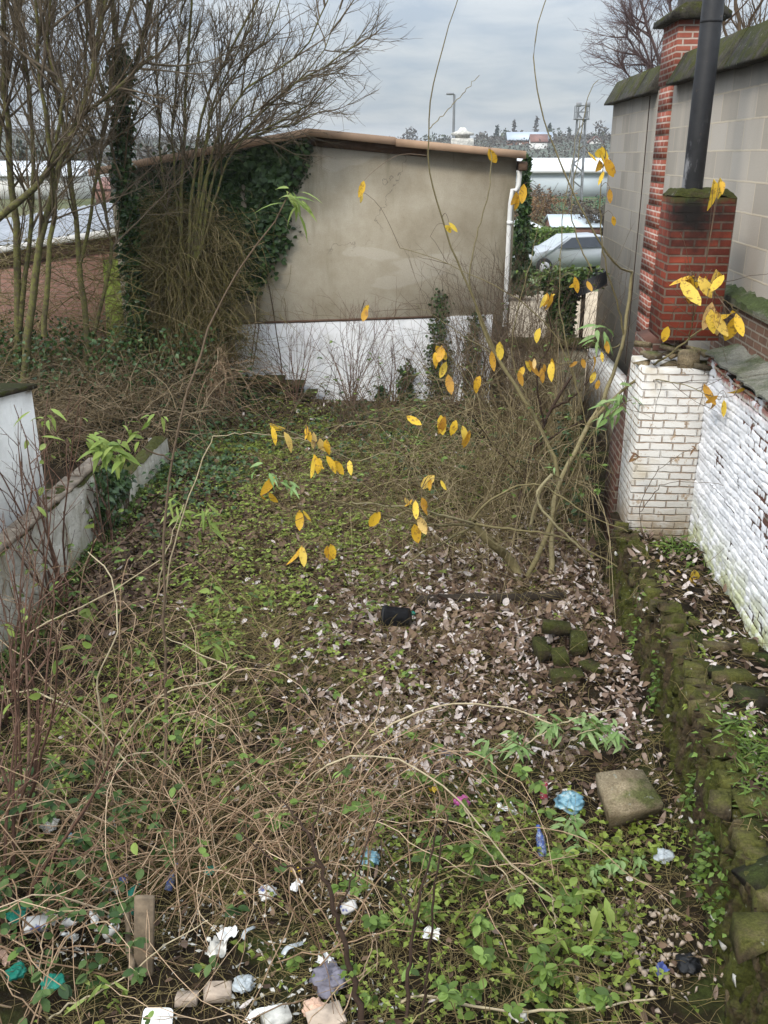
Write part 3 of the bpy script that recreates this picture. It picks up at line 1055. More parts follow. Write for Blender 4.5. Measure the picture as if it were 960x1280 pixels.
for a_ in (-0.45, 0.45):
    path(mb, [(9.45 + a_, 69.6, hh - 0.85), (9.45 + a_, 69.6, hh)], 0.03, 0.03, 3, 4)
    path(mb, [(9.45 + a_, 70.4, hh - 0.85), (9.45 + a_, 70.4, hh)], 0.03, 0.03, 3, 4)
for z in (hh - 0.4, hh):
    for f in (69.6, 70.4):
        path(mb, [(9.0, f, z), (9.9, f, z)], 0.025, 0.025, 3, 4)
mb.build("platform", M["steel"], t)
for a_ in (-0.3, 0.3):
    mb = MB()
    box(mb, (9.45 + a_ - 0.17, 69.45, hh - 0.1), (9.45 + a_ + 0.17, 69.62, hh + 0.2), 0.03)
    mb.build("floodlight", M["steel"], t)

# street lamp beyond the roof
b0 = at(568, 118, 40)
t = thing("street_lamp", "thin grey street lamp rising behind the warehouse roof", "street lamp", (b0[0], 40, 0))
mb = MB()
path(mb, [(b0[0], 40, 0), (b0[0], 40, b0[2])], 0.08, 0.045, 6, 8)
path(mb, [(b0[0], 40, b0[2]), (b0[0] - 0.12, 40, b0[2] + 0.03)], 0.03, 0.03, 4, 6)
mb.build("pole", M["steel"], t)
mb = MB()
box(mb, (b0[0] - 0.32, 39.92, b0[2] - 0.02), (b0[0] - 0.02, 40.08, b0[2] + 0.06), 0.02)
mb.build("lamp_head", M["steel"], t)

# silver car with a windscreen coloured pale to paint in its reflections, parked on the lawn edge
cc = onz(703, 333, 0.0)
cc = np.array([5.0, 37.5, 0.0])
Rc = rotz(math.radians(14))


def carpt(p):
    return (np.array(p, float) @ Rc.T) + cc


t = thing("parked_car", "silver car with a pale windscreen parked before the hedge", "car", cc)
mb = MB()
L_, W_ = 4.2, 1.72
prof = [(-2.1, .3), (-2.12, .62), (-1.95, .82), (-1.05, .98), (-0.35, 1.42), (0.9, 1.46), (1.75, 1.05), (2.08, .95), (2.1, .35)]
sl = []
for yy, sc_, dz in ((-.86, .97, -.02), (-.78, 1, 0), (.78, 1, 0), (.86, .97, -.02)):
    for x, z in prof:
        ins = 0.16 * max(0, z - 0.95) / 0.5
        sl.append(carpt((x * sc_, yy * (1 - ins), z + dz)))
m_ = len(prof)
Q = [[a * m_ + i, a * m_ + (i + 1) % m_, (a + 1) * m_ + (i + 1) % m_, (a + 1) * m_ + i] for a in range(3) for i in range(m_)]
mb.add(sl, Q)
mb.T.append(np.array([[0, i + 1, i] for i in range(1, m_ - 1)] + [[3 * m_, 3 * m_ + i, 3 * m_ + i + 1] for i in range(1, m_ - 1)]))
mb.build("body", M["car_paint"], t, smooth=False)
mb = MB()
mb.add([carpt(q) for q in ((-1.0, -.66, 1.015), (-1.0, .66, 1.015), (-.36, .58, 1.435), (-.36, -.58, 1.435))], [[0, 1, 2, 3]])
mb.build("windscreen", M["clear_plastic"], t)
for s in (-1, 1):
    mb = MB()
    mb.add([carpt(q) for q in ((-.85, s * .86, 1.0), (1.5, s * .86, 1.03), (.9, s * .76, 1.4), (-.28, s * .76, 1.38))], [[0, 1, 2, 3]])
    mb.build("side_window", M["glass_dark"], t)
    mb = MB()
    p = carpt((-2.02, s * .62, .7))
    lathe(mb, [(0.001, .1), (.1, .08), (.15, 0), (.12, -.06)], euler(0, -math.pi / 2, 0) @ np.eye(3), p, 12, (0.7, 1.2))
    mb.build("headlight", M["clear_plastic"], t)
    for x in (-1.35, 1.3):
        mb = MB()
        lathe(mb, [(.2, -.1), (.31, -.1), (.33, 0), (.31, .1), (.2, .1)], Rc @ euler(math.pi / 2, 0, 0), carpt((x, s * .82, .33)), 20)
        wv = mb.build("wheel", M["tyre"], t, True)
        mb = MB()
        lathe(mb, [(.001, -.06), (.2, -.09), (.21, 0), (.2, .09), (.001, .06)], Rc @ euler(math.pi / 2, 0, 0), carpt((x, s * .84, .33)), 16)
        mb.build("rim", M["rim"], wv, True)

# clipped hedge and autumn shrubs beyond the yard
a, b = at(636, 305, 46), at(716, 305, 46)
t = thing("clipped_hedge", "clipped green hedge with a yellowish end behind the car", "hedge", ((a[0] + b[0]) / 2, 46, 0))
mb = MB()
n = 3500
P = np.stack([rng.uniform(a[0], b[0], n), rng.uniform(45.4, 46.8, n), rng.uniform(0, 1, n) ** 0.6 * 1.05], -1)
leaves(mb, P, rdir(n), rdir(n), 0.16, 0.1, SHORT)
mb.build("foliage", M["hedge_leaf"], t)
mb = MB()
for x in np.linspace(a[0] + 0.2, b[0] - 0.2, 7):
    path(mb, [(x, 46.1, -0.1), (x + 0.1, 46.1, 0.8)], 0.03, 0.01, 4, 4)
mb.build("stem", M["brown_twig"], t)


def twig_shrub(name, label, c, h, w, n_stem, twigs, mat, leafm=None, nleaf=0, lsize=0.06, group=None, cat="shrub", r=0.012, up=0.02):
    """multi-stemmed shrub: stems fan from the base, twigs on the stems, optional leaves"""
    c = np.array(c, float)
    t = thing(name, label, cat, c, group)
    D = rdir(n_stem, 0.5, 1.0) * np.array([w / h, w / h, 1.0])
    P0 = c + rng.normal(0, 0.05 * w, (n_stem, 3)) * np.array([1, 1, 0])
    S = grow(P0, D, h * rng.uniform(0.7, 1.1, n_stem), 9, 0.09, up)
    mb = MB()
    tubes(mb, S, taper(np.full(n_stem, r), r * 0.25, 9), 5)
    s, d, i, tt = spawn(S, twigs, 0.25, 1.0, 0.6)
    T1 = grow(s, d, h * 0.32 * rng.uniform(0.4, 1.2, len(s)), 6, 0.13, 0.04)
    tubes(mb, T1, taper(np.full(len(s), r * 0.42), r * 0.15, 6), 3)
    s, d, i, tt = spawn(T1, 2, 0.3, 1.0, 0.6)
    T2 = grow(s, d, h * 0.14 * rng.uniform(0.4, 1.2, len(s)), 4, 0.15, 0.03)
    tubes(mb, T2, taper(np.full(len(s), r * 0.25), r * 0.12, 4), 3)
    mb.build("stems", mat, t)
    if nleaf:
        mb = MB()
        pick = rng.integers(0, len(T2), nleaf)
        leaves(mb, T2[pick, rng.integers(0, 4, nleaf)], rdir(nleaf, -0.8, 0.5), rdir(nleaf, 0, 1), lsize * rng.uniform(0.7, 1.3, nleaf), lsize * 0.5, OVAL)
        mb.build("leaves", leafm, t)
    return t


for px, y, h, w, lab, lm in [(655, 60, 2.6, 3.0, "rust leaved shrub beside the warehouse corner", "rust_leaf"), (690, 62, 2.3, 3.4, "tan leafy shrub in the middle of the gap", "rust_leaf"),
                             (728, 58, 2.0, 2.6, "brownish shrub below the lattice mast", "bare_far"), (754, 56, 1.8, 2.4, "brown shrub against the block wall edge", "bare_far"),
                             (672, 85, 2.2, 4.0, "dull brown shrub below the white curved hall", "bare_far")]:
    p = at(px, 285, y)
    twig_shrub("autumn_shrub", lab, (p[0], y, 0), h, w, 22, 8, M["brown_twig"], M[lm], 1200, 0.14, "shrubs beyond the yard", r=0.03)
p = at(658, 250, 30)
t = thing("dark_conifer", "narrow dark green conifer at the warehouse corner", "tree", (p[0], 30, 0))
mb = MB()
path(mb, [(p[0], 30, 0), (p[0], 30, 3.2)], 0.06, 0.02, 5, 6)
mb.build("trunk", M["dark_bark"], t)
mb = MB()
crown_cloud(mb, (p[0] - 0.05, 30, 2.2), 0.55, 2.0, 2600, 0.16, 'cone')
mb.build("crown", M["ivy_leaf"], t)
# green mesh fence
a, b = at(690, 262, 80), at(775, 262, 80)
t = thing("mesh_fence", "green mesh fence in front of the white curved hall", "fence", (a[0], 80, 0))
mb = MB()
for z in np.linspace(0.05, 1.1, 8):
    path(mb, [(a[0], 80, z), (b[0], 80, z)], 0.02, 0.02, 3, 4)
for x in np.arange(a[0], b[0], 0.25):
    path(mb, [(x, 80, 0), (x, 80, 1.1)], 0.015, 0.015, 3, 4)
mb.build("mesh_panel", M["fence_green"], t)
for x in np.linspace(a[0], b[0], 4):
    mb = MB()
    path(mb, [(x, 80.05, 0), (x, 80.05, 1.25)], 0.05, 0.05, 4, 6)
    mb.build("post", M["fence_green"], t)

# ------------------------------------------------------------------ warehouse at the end of the garden
YB = 17.0
t = thing("warehouse", "rendered grey warehouse gable with whitewashed base and tan roof verge", "building", (-1, YB, 0))
apex, eave_r, eave_l = (-2.30, 4.62), (1.25, 4.28), (-6.1, 3.98)
mb = MB()
prism(mb, [(-5.9, -0.3), (1.25, -0.3), (1.25, 4.28), (-2.30, 4.62), (-5.9, 4.0)], YB, YB + 10, 1)
mb.build("wall", M["render"], t)
mb = MB()  # thick coats of whitewash over the foot of the wall with an uneven top
xs = np.linspace(-3.95, 0.95, 60)
zt = 1.37 + (xs + 3.95) * 0.043 + (vnoise(xs, xs * 0, 0.25, 8) - 0.5) * 0.05
zs = np.linspace(0, 1, 8)
X = np.repeat(xs[:, None], 8, 1)
Zg = -0.25 + (zt[:, None] + 0.25) * zs[None]
grid(mb, X, X * 0 + YB - 0.02, Zg)
grid(mb, X[:, -2:], np.stack([xs * 0 + YB - 0.02, xs * 0 + YB - 0.001], 1), np.stack([zt, zt], 1))
mb.build("whitewash", M["white_paint"], t)
mb = MB()
box(mb, (-4.0, YB - 0.03, 1.36), (0.12, YB - 0.004, 1.40), 0, euler(0, -0.043, 0), (-4.0, YB, 1.38))
mb.build("ledge", M["fascia_dark"], t)
mb = MB()
th = 0.16


def roof_pts(z):
    return [(-6.15, 3.94 + z), (-2.30, 4.62 + z), (-0.62, 4.465 + z), (1.33, 4.28 + z)]


prism(mb, [(-6.15, 3.985), (-2.30, 4.625), (-2.30, 4.70), (-6.15, 4.06)], YB - 0.25, YB + 10.2, 1)
prism(mb, [(-2.299, 4.625), (1.36, 4.285), (1.36, 4.36), (-2.299, 4.70)], YB - 0.25, YB + 10.2, 1)
mb.build("roof", M["tin_roof"], t)
for seg in ([(-6.17, 3.95), (-2.302, 4.60)], [(-2.298, 4.60), (-0.82, 4.46)], [(-0.818, 4.44), (1.38, 4.24)]):
    mb = MB()
    (xa, za), (xb, zb) = seg
    dy = 0.0 if xa < -0.9 else 0.012
    prism(mb, [(xa, za), (xb, zb), (xb, zb + 0.125), (xa, za + 0.125)], YB - 0.29 - dy, YB - 0.252, 1)
    mb.build("verge_board", M["fascia"], t)
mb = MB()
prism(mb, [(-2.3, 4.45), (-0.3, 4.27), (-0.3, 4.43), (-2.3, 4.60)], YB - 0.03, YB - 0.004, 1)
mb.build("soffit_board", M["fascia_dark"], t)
mb = MB()
path(mb, [(1.30, YB - 0.1, 4.05), (1.28, YB - 0.1, 3.75), (1.17, YB - 0.09, 3.55), (1.17, YB - 0.09, 1.4)], 0.042, 0.042, 24, 10)
for z in (1.8, 3.2):
    lathe(mb, [(.042, -.03), (.053, -.03), (.053, .03), (.042, .03)], None, (1.17, YB - 0.09, z), 12)
mb.build("downpipe", M["white_plastic"], t, True)
mb = MB()
box(mb, (1.27, YB - 0.22, 4.05), (1.42, YB + 10, 4.2), 0.02)
mb.build("gutter", M["fascia_dark"], t)
# roof vent stack
p = at(578, 170, 23)
t2 = thing("roof_vent", "white ribbed vent stack with a cap on the warehouse roof", "vent", (p[0], 23, 4.4))
mb = MB()
box(mb, (p[0] - 0.26, 22.74, 4.36), (p[0] + 0.26, 23.26, 4.66), 0.02)
mb.build("base", M["dirty_white"], t2)
mb = MB()
lathe(mb, [(.17, 4.66), (.17, 4.72), (.26, 4.73), (.27, 4.77), (.12, 4.82), (.05, 4.9), (.001, 4.9)], None, (p[0], 23, 0), 16)
mb.build("cap", M["dirty_white"], t2, True)

# ivy over the left half of the gable
ivy_poly = np.array([(190, 205), (260, 190), (320, 180), (385, 172), (376, 195), (352, 232), (362, 255), (352, 275), (358, 300), (340, 322), (325, 350), (305, 362), (275, 378), (290, 410), (240, 470), (180, 470), (170, 300)])
pw = np.array([at(q[0], q[1], YB) for q in ivy_poly])[:, [0, 2]]


def in_poly(P, poly):
    x, y = P[:, 0], P[:, 1]
    r = np.zeros(len(P), bool)
    j = len(poly) - 1
    for i in range(len(poly)):
        xi, yi = poly[i]
        xj, yj = poly[j]
        r ^= ((yi > y) != (yj > y)) & (x < (xj - xi) * (y - yi) / (yj - yi + 1e-9) + xi)
        j = i
    return r


def wall_ivy(label, poly, n, y, depth, size=0.085, edge=0.12, mat="ivy_leaf", group=None, stems=30):
    lo, hi = poly.min(0), poly.max(0)
    P = np.stack([rng.uniform(lo[0], hi[0], n * 3), rng.uniform(lo[1], hi[1], n * 3)], -1)
    Pj = P + rng.normal(0, edge, P.shape)
    P = P[in_poly(Pj, poly)][:n]
    k = len(P)
    dens = vnoise(P[:, 0], P[:, 1], 0.35, 12)
    keep = dens > 0.08
    P, dens = P[keep], dens[keep]
    k = len(P)
    t = thing("ivy", label, "ivy", ((lo[0] + hi[0]) / 2, y, lo[1]), group)
    mb = MB()
    C = np.stack([P[:, 0], y - 0.03 - depth * dens * rng.random(k), P[:, 1]], -1)
    D = rdir(k, -1, 0.1) * np.array([1, 0.4, 1])
    N = nrm(np.array([0, -1, 0.35]) + rng.normal(0, 0.4, (k, 3)))
    leaves(mb, C, D, N, size * rng.uniform(0.6, 1.3, k), size * rng.uniform(0.7, 1.1, k), ((0, .3), (.3, 1), (1, .05)), 0.2, 0.2)
    mb.build("leaves", M[mat], t)
    mb = MB()
    S0 = np.stack([rng.uniform(lo[0], hi[0], stems), np.full(stems, y - 0.02), rng.uniform(lo[1], lo[1] + 0.3, stems)], -1)
    S = grow(S0, np.tile([[0.1, 0, 1.0]], (stems, 1)), (hi[1] - lo[1]) * rng.uniform(0.4, 0.9, stems), 10, 0.12)
    S[:, :, 1] = y - 0.02
    ok = in_poly(S[:, 5, ::2], poly)
    tubes(mb, S[ok], taper(np.full(ok.sum(), 0.012), 0.004, 10), 4)
    mb.build("stems", M["brown_twig"], t)
    return t


wall_ivy("large dark ivy sheet covering the left half of the warehouse gable", pw, 15000, YB, 0.35, size=0.10)
wall_ivy("thin pale ivy streak hanging under the warehouse roof apex", np.array([at(*q, YB)[[0, 2]] for q in [(372, 182), (392, 178), (386, 205), (372, 230), (360, 240), (362, 212)]]), 420, YB, 0.03, 0.05, 0.05, "far_green", stems=3)
for poly, lab in (([(537, 520), (532, 440), (538, 410), (548, 360), (558, 365), (556, 420), (566, 440), (562, 520)], "tall ivy spire at the right end of the whitewashed wall"),
                  ([(500, 520), (498, 470), (510, 445), (516, 470), (522, 520)], "short ivy spire on the whitewashed wall"),
                  ([(580, 500), (578, 440), (590, 390), (598, 392), (598, 440), (602, 500)], "thin ivy spire between the whitewash and the downpipe"),
                  ([(470, 520), (472, 492), (478, 480), (486, 520)], "smallest ivy tuft on the middle of the whitewashed wall")):
    wall_ivy(lab, np.array([at(*q, YB)[[0, 2]] for q in poly]), 900 if 'tall' in lab else 420, YB - 0.03, 0.12, 0.06, 0.05, group="ivy spires on the whitewashed wall", stems=5)

# crumbling brick stump at the foot of the whitewash
p = onz(325, 510, 0.2)
t = thing("rubble_stump", "crumbling brown brick stump at the foot of the whitewashed wall", "wall", (-3.3, 16.6, 0))
mb = MB()
for z in range(5):
    for i in range(6 - z // 2):
        x = -3.75 + 0.23 * i + (0.1 if z % 2 else 0)
        d = rng.uniform(-0.03, 0.03, 2)
        box(mb, (x + d[0], 16.45 + d[1], 0.05 + z * 0.085), (x + 0.21 + d[0], 16.85, 0.125 + z * 0.085), 0.012)
mb.build("bricks", M["mossy_block"], t)

# ------------------------------------------------------------------ left: brick outbuilding, shed, garden wall
YL = 19.0
t = thing("brick_outbuilding", "brown brick outbuilding with pale corrugated roof behind the left trunks", "building", (-7.7, YL, 0))
mb = MB()
prism(mb, [(-12.5, -0.2), (-5.95, -0.2), (-5.95, 2.98), (-12.5, 2.0)], YL, YL + 5, 1)
mb.build("wall", M["shed_brick"], t)
mb = MB()
X, Y = np.meshgrid(np.linspace(-12.8, -5.95, 300), np.linspace(YL - 0.15, YL + 5.2, 12), indexing='ij')
grid(mb, X, Y, 3.04 + (X + 5.95) * 0.15 + (Y - YL) * 0.10 + 0.03 * np.sin(X * 2 * np.pi / 0.18))
mb.build("roof", M["tin_roof"], t, True)
mb = MB()
prism(mb, [(-12.8, 1.9), (-5.94, 2.88), (-5.94, 3.03), (-12.8, 2.0)], YL - 0.2, YL - 0.16, 1)
mb.build("verge_board", M["house_white"], t)
mb = MB()
prism(mb, [(-7.0, 0.4), (-6.0, 0.4), (-6.0, 2.45), (-6.9, 2.3)], YL - 0.04, YL - 0.003, 1)
mb.build("green_render", M["green_render"], t)
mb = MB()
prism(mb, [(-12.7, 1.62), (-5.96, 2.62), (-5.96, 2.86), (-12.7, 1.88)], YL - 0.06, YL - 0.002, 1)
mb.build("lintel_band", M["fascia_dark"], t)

t = thing("white_shed", "white lean-to side with a mossy roof board at the left edge", "shed", (-4.9, 8.0, 0))
mb = MB()
prism(mb, [(5.0, -0.1), (9.25, -0.1), (9.25, 2.0), (5.0, 2.55)], -6.5, -4.28, 0)
mb.build("wall", M["shed_paint"], t)
mb = MB()
prism(mb, [(4.9, 2.57), (9.32, 2.00), (9.32, 2.05), (4.9, 2.62)], -6.6, -4.24, 0)
mb.build("roof_board", M["mossy_block"], t)

t = thing("left_garden_wall", "weathered whitewashed garden wall along the left side", "wall", (-3.95, 8, 0))
mb = MB()
ys = np.linspace(2.5, 12.4, 200)
zs = np.linspace(-0.2, 1, 30)
top = np.where(ys < 9.6, 0.98, np.where(ys < 10.0, 0.75, 0.55)) + (vnoise(ys, ys * 0, 0.3, 15) - 0.5) * 0.06
Yg = np.repeat(ys[:, None], 30, 1)
Zg = -0.2 + (top[:, None] + 0.2) * np.linspace(0, 1, 30)[None]
Xg = -3.85 + (vnoise(Yg, Zg, 0.3, 16) - 0.5) * 0.03 + (vnoise(Yg, Zg, 0.08, 17) - 0.5) * 0.012
grid(mb, Xg, Yg, Zg)
grid(mb, np.stack([np.full(30, -3.85), np.full(30, -4.13)], 1), np.full((30, 2), 12.4), np.stack([Zg[-1], Zg[-1]], 1))
mb.build("wall", M["left_wall"], t)
mb = MB()
q = np.linspace(0, 1, 8)[None]
grid(mb, Xg[:, -1:] + 0.01 - 0.2 * q, np.repeat(ys[:, None], 8, 1), top[:, None] + 0.05 * np.sin(np.pi * q) + (vnoise(np.repeat(ys[:, None], 8, 1), q * 0.3 + 0 * ys[:, None], 0.09, 18) - .4) * .05)
mb.build("mossy_top", M["mossy_block"], t, True)
mb = MB()
y = 2.6
while y < 9.5:
    w = rng.uniform(0.5, 0.8)
    box(mb, (-4.03 + rng.uniform(-.03, .03), y, 1.0), (-3.84 + rng.uniform(-.02, .02), y + w - 0.01, 1.04 + rng.uniform(-0.01, 0.02)), 0.012, euler(0, rng.normal(0, .04), rng.normal(0, .02)))
    y += w
mb.build("coping", M["coping_shade_brown"], t)  # brown colour here paints in the shading along the wall top

t = thing("ivy", "ivy clump hanging over the far part of the left garden wall", "ivy", (-3.8, 10, .4))
mb = MB()
n = 1000
yy = np.concatenate([rng.normal(9.75, .2, n // 2), rng.uniform(9.5, 10.6, n - n // 2)])
zz = np.concatenate([rng.uniform(.15, .95, n // 2), rng.normal(.56, .08, n - n // 2)])
P = np.stack([-3.82 + rng.uniform(-.12, .07, n), yy, zz], -1)
leaves(mb, P, rdir(n, -1, .2), nrm(rng.normal(0, .4, (n, 3)) + [.8, -.3, .6]), .07, .06, ((0, .3), (.3, 1), (1, .05)))
mb.build("leaves", M["ivy_leaf"], t)
mb = MB()
S = grow(np.stack([np.full(14, -3.83), rng.uniform(9.4, 10.6, 14), np.full(14, .02)], -1), np.tile([[0, .2, 1.0]], (14, 1)), .7, 8, .15)
S[:, :, 0] = -3.825
tubes(mb, S, taper(np.full(14, .01), .004, 8), 4)
mb.build("stems", M["brown_twig"], t)

# ------------------------------------------------------------------ right: block wall, pier, chimney, white wall
XB = 3.0
t = thing("block_wall", "tall grey concrete block wall on the right with mossy coping", "wall", (XB, 12, 0))
mb = MB()
box(mb, (XB, 3.0, 0.0), (XB + 0.2, 18.15, 5.15))
mb.build("blocks", M["breeze_block"], t)
y = 18.35
segs = [(18.35, 16.9), (16.9, 15.5), (15.5, 14.45), (13.38, 12.1), (12.1, 10.7), (10.7, 9.3), (9.3, 7.9), (7.9, 6.4), (6.4, 4.9)]
for i, (ya, yb) in enumerate(segs):
    mb = MB()
    dz = rng.uniform(-0.01, 0.015)
    prism(mb, [(XB - 0.14, 5.13 + dz), (XB + 0.36, 5.13 + dz), (XB + 0.36, 5.2 + dz), (XB + 0.16, 5.53 + dz), (XB + 0.06, 5.51 + dz), (XB - 0.14, 5.155 + dz)], yb + 0.012, ya - 0.012, 1)
    mb.build("coping_stone", M["coping"], t)

t = thing("brick_pier", "toothed red brick chimney pier built into the block wall", "chimney", (XB, 13.9, 0))
mb = MB()
zz = 1.2
k = 0
while zz < 5.55:
    wide = (k // 4) % 3 == 1
    box(mb, (XB - 0.035, 13.52 - (0.10 if wide else 0), zz), (XB + 0.12, 14.22 + (0.10 if wide else 0), min(zz + 0.304, 5.7)))
    zz += 0.304
    k += 1
mb.build("shaft", M["pier_brick"], t)
mb = MB()
box(mb, (XB - 0.037, 13.42, 5.2), (XB + 0.45, 14.32, 5.92))
mb.build("stack", M["pier_brick"], t)
mb = MB()
prism(mb, [(XB - 0.16, 5.92), (XB + 0.58, 5.92), (XB + 0.58, 5.99), (XB + 0.42, 6.10), (XB + 0.0, 6.10), (XB - 0.16, 5.99)], 13.30, 14.44, 1)
mb.build("cap", M["coping"], t)
for yy in (13.65, 14.1):
    mb = MB()
    lathe(mb, [(.16, 6.05), (.16, 6.12), (.135, 6.16), (.12, 6.75), (.14, 6.78), (.14, 6.84), (.10, 6.84), (.09, 6.3)], None, (XB + 0.2, yy, 0), 18)
    mb.build("chimney_pot", M["pot_clay"], t, True)
mb = MB()
path(mb, [(XB - 0.05, 14.75, 5.1), (XB - 0.04, 14.75, 3.5), (XB - 0.05, 14.7, 1.2)], 0.008, 0.008, 10, 5)
tag(mb.build("hanging_cable", M["dark_bark"]), "thin dark cable hanging down the block wall beside the brick pier", "cable")

t = thing("chimney_stack", "soot stained red brick chimney stack with moss on top", "chimney", (2.4, 9.3, 2.6))
mb = MB()
box(mb, (2.13, 9.1, 2.62), (2.70, 9.62, 3.94), 0.006)
mb.build("stack", M["red_brick"], t)
mb = MB()
X, Y = np.meshgrid(np.linspace(2.125, 2.705, 30), np.linspace(9.095, 9.625, 28), indexing='ij')
e = np.minimum(np.minimum(X - 2.125, 2.705 - X), np.minimum(Y - 9.095, 9.625 - Y))
grid(mb, X, Y, 3.93 + np.clip(e * 1.2, 0, 0.06) + vnoise(X, Y, 0.08, 20) * 0.03)
mb.build("flaunching", M["mossy_block"], t, True)
fl = thing("flue_pipe", "tall black metal flue pipe standing in the brick chimney stack", "pipe", (2.33, 9.3, 3.9))
mb = MB()
lathe(mb, [(.094, 3.9), (.094, 6.9), (.085, 6.9), (.08, 3.95)], None, (2.33, 9.3, 0), 28)
for z in (5.4, 6.4):
    lathe(mb, [(.094, z - .012), (.0965, z - .01), (.0965, z + .01), (.094, z + .012)], None, (2.33, 9.3, 0), 28)
mb.build("tube", M["flue_black"], fl, True)

# white painted brick garden wall with heavy relief
XW = 2.63


def brick_relief(U, Vv, w=0.228, h=0.077, depth=0.019, seed=30):
    row = np.floor(Vv / h)
    wob = (vnoise(U, Vv, 0.35, seed) - 0.5) * 0.02
    fv = np.abs(((Vv + wob) / h) % 1 - 0.5) * 2
    fu = np.abs(((U + wob + (row % 2) * w / 2) / w) % 1 - 0.5) * 2
    dv = np.clip((1 - fv) * h / 2 / 0.014, 0, 1)
    du = np.clip((1 - fu) * w / 2 / 0.018, 0, 1)
    e = np.minimum(dv, du)
    e = e * e * (3 - 2 * e)
    cell = vnoise(np.floor((U + (row % 2) * w / 2) / w) * 3.1, row * 2.7, 1.0, seed + 1)
    return depth * e * (0.25 + 1.1 * cell) * (0.55 + 0.7 * vnoise(U, Vv, 0.16, seed + 4)) + (vnoise(U, Vv, 0.05, seed + 2) - 0.5) * 0.012 + (vnoise(U, Vv, 0.022, seed + 3) - 0.5) * 0.007 + (vnoise(U, Vv, 0.4, seed + 5) - 0.5) * 0.02


t = thing("white_brick_wall", "white painted brick wall on the right with slate capping", "wall", (XW, 7, 0.5))
mb = MB()
ys, zs = np.arange(3.0, 9.1, 0.011), np.arange(0.45, 2.46, 0.0085)
Yg, Zg = np.meshgrid(ys, zs, indexing='ij')
grid(mb, XW - brick_relief(Yg, Zg), Yg, Zg)
mb.build("face", M["white_brick"], t, True)
mb = MB()
box(mb, (XW + 0.004, 3.0, 0.3), (XW + 0.21, 9.1, 2.455))
mb.build("core", M["dark_brick"], t)
y = 9.0
for i in range(11):
    w = rng.uniform(0.42, 0.62)
    mb = MB()
    tilt = rng.normal(0, 0.05)
    n = 8
    X, Y = np.meshgrid(np.linspace(XW - 0.045 + rng.uniform(-0.03, 0.02), XW + 0.235, 8), np.linspace(y - w - 0.05, y, 9), indexing='ij')
    ze = 2.54 + (X - XW) * 0.35 + (vnoise(X, Y, 0.2, 41) - 0.5) * 0.05 + tilt * (Y - y) + (0.012 if i % 2 else 0)
    Xj = X - (X < XW) * (vnoise(X * 0, Y, 0.11, 42) - 0.3) * 0.07
    grid(mb, Xj, Y, ze)
    grid(mb, Xj[:, ::-1], Y[:, ::-1], ze[:, ::-1] - 0.018)
    for sl_ in (np.s_[0], np.s_[-1]):
        grid(mb, np.stack([Xj[sl_], Xj[sl_]]), np.stack([Y[sl_], Y[sl_]]), np.stack([ze[sl_], ze[sl_] - 0.018]))
    for sl_ in (0, -1):
        grid(mb, np.stack([Xj[:, sl_], Xj[:, sl_]]), np.stack([Y[:, sl_], Y[:, sl_]]), np.stack([ze[:, sl_], ze[:, sl_] - 0.018]))
    mb.build("slate", M["slate"], t)
    y -= w
mb = MB()
for i in range(16):
    yy = 3.2 + i * 0.36 + rng.uniform(-0.05, 0.05)
    c0 = np.array([XW - 0.005, yy, 2.455 + rng.uniform(-0.01, 0.01)])
    hull(mb, c0 + rng.uniform(-1, 1, (12, 3)) * np.array([0.05, 0.15, 0.032]))
mb.build("bedding_stones", M["dark_stone"], t)

t = thing("back_brick_wall", "low weathered brown brick wall with a lichen top behind the slates", "wall", (2.86, 7, 2.4))
mb = MB()
box(mb, (2.85, 3.0, 0.5), (2.996, 9.9, 2.97))
mb.build("bricks", M["brown_brick"], t)
mb = MB()
X, Y = np.meshgrid(np.linspace(2.82, 2.998, 9), np.linspace(3.0, 9.92, 260), indexing='ij')
grid(mb, X, Y, 2.99 + (X - 2.82) * 0.35 + (vnoise(X, Y, 0.07, 50) - 0.3) * 0.05)
grid(mb, X[:2] * 0 + 2.82, Y[:2], np.stack([Y[0] * 0 + 2.94, 2.99 + (vnoise(X[0], Y[0], 0.07, 50) - 0.3) * 0.05]))
mb.build("lichen_top", M["lichen_top"], t)

t = thing("white_brick_pier", "worn white painted brick pier below the red chimney", "wall", (2.3, 9.1, 0.5))
mb = MB()
box(mb, (1.99, 9.0, 0.3), (2.62, 9.65, 2.36), 0.012)
mb.build("bricks", M["worn_white_brick"], t)
mb = MB()
for i in range(14):
    c0 = np.array([rng.uniform(2.0, 2.6), rng.uniform(9.02, 9.45), 2.36 + rng.uniform(0.0, 0.18)])
    hull(mb, rng.choice([-1, 1], (11, 3)) * np.array([0.10, 0.06, 0.03]) * rng.uniform(.6, 1, (11, 3)) @ euler(rng.normal(0, .2), rng.normal(0, .2), rng.uniform(0, 3)).T + c0)
hull(mb, np.array([2.42, 9.08, 2.45]) + rng.choice([-1, 1], (12, 3)) * np.array([0.11, 0.05, 0.11]) * rng.uniform(.6, 1, (12, 3)))
mb.build("broken_top", M["pale_block"], t)

t = thing("dark_brick_buttress", "dark sloping brick buttress left of the white pier", "wall", (2.1, 10.2, 0))
mb = MB()
prism(mb, [(1.98, -0.1), (2.62, -0.1), (2.62, 2.6), (2.2, 2.45), (2.1, 1.6), (2.02, 1.2)], 9.9, 10.5, 1)
mb.build("bricks", M["dark_brick"], t)

t = thing("far_white_wall", "low white brick wall receding beyond the chimney", "wall", (2.7, 13, 0))
mb = MB()
prism(mb, [(10.5, -0.2), (16.5, -0.2), (16.5, 1.12), (13.2, 1.2), (11.5, 1.75), (10.5, 1.9)], XW, XW + 0.2, 0)
mb.build("bricks", M["worn_white_brick"], t)

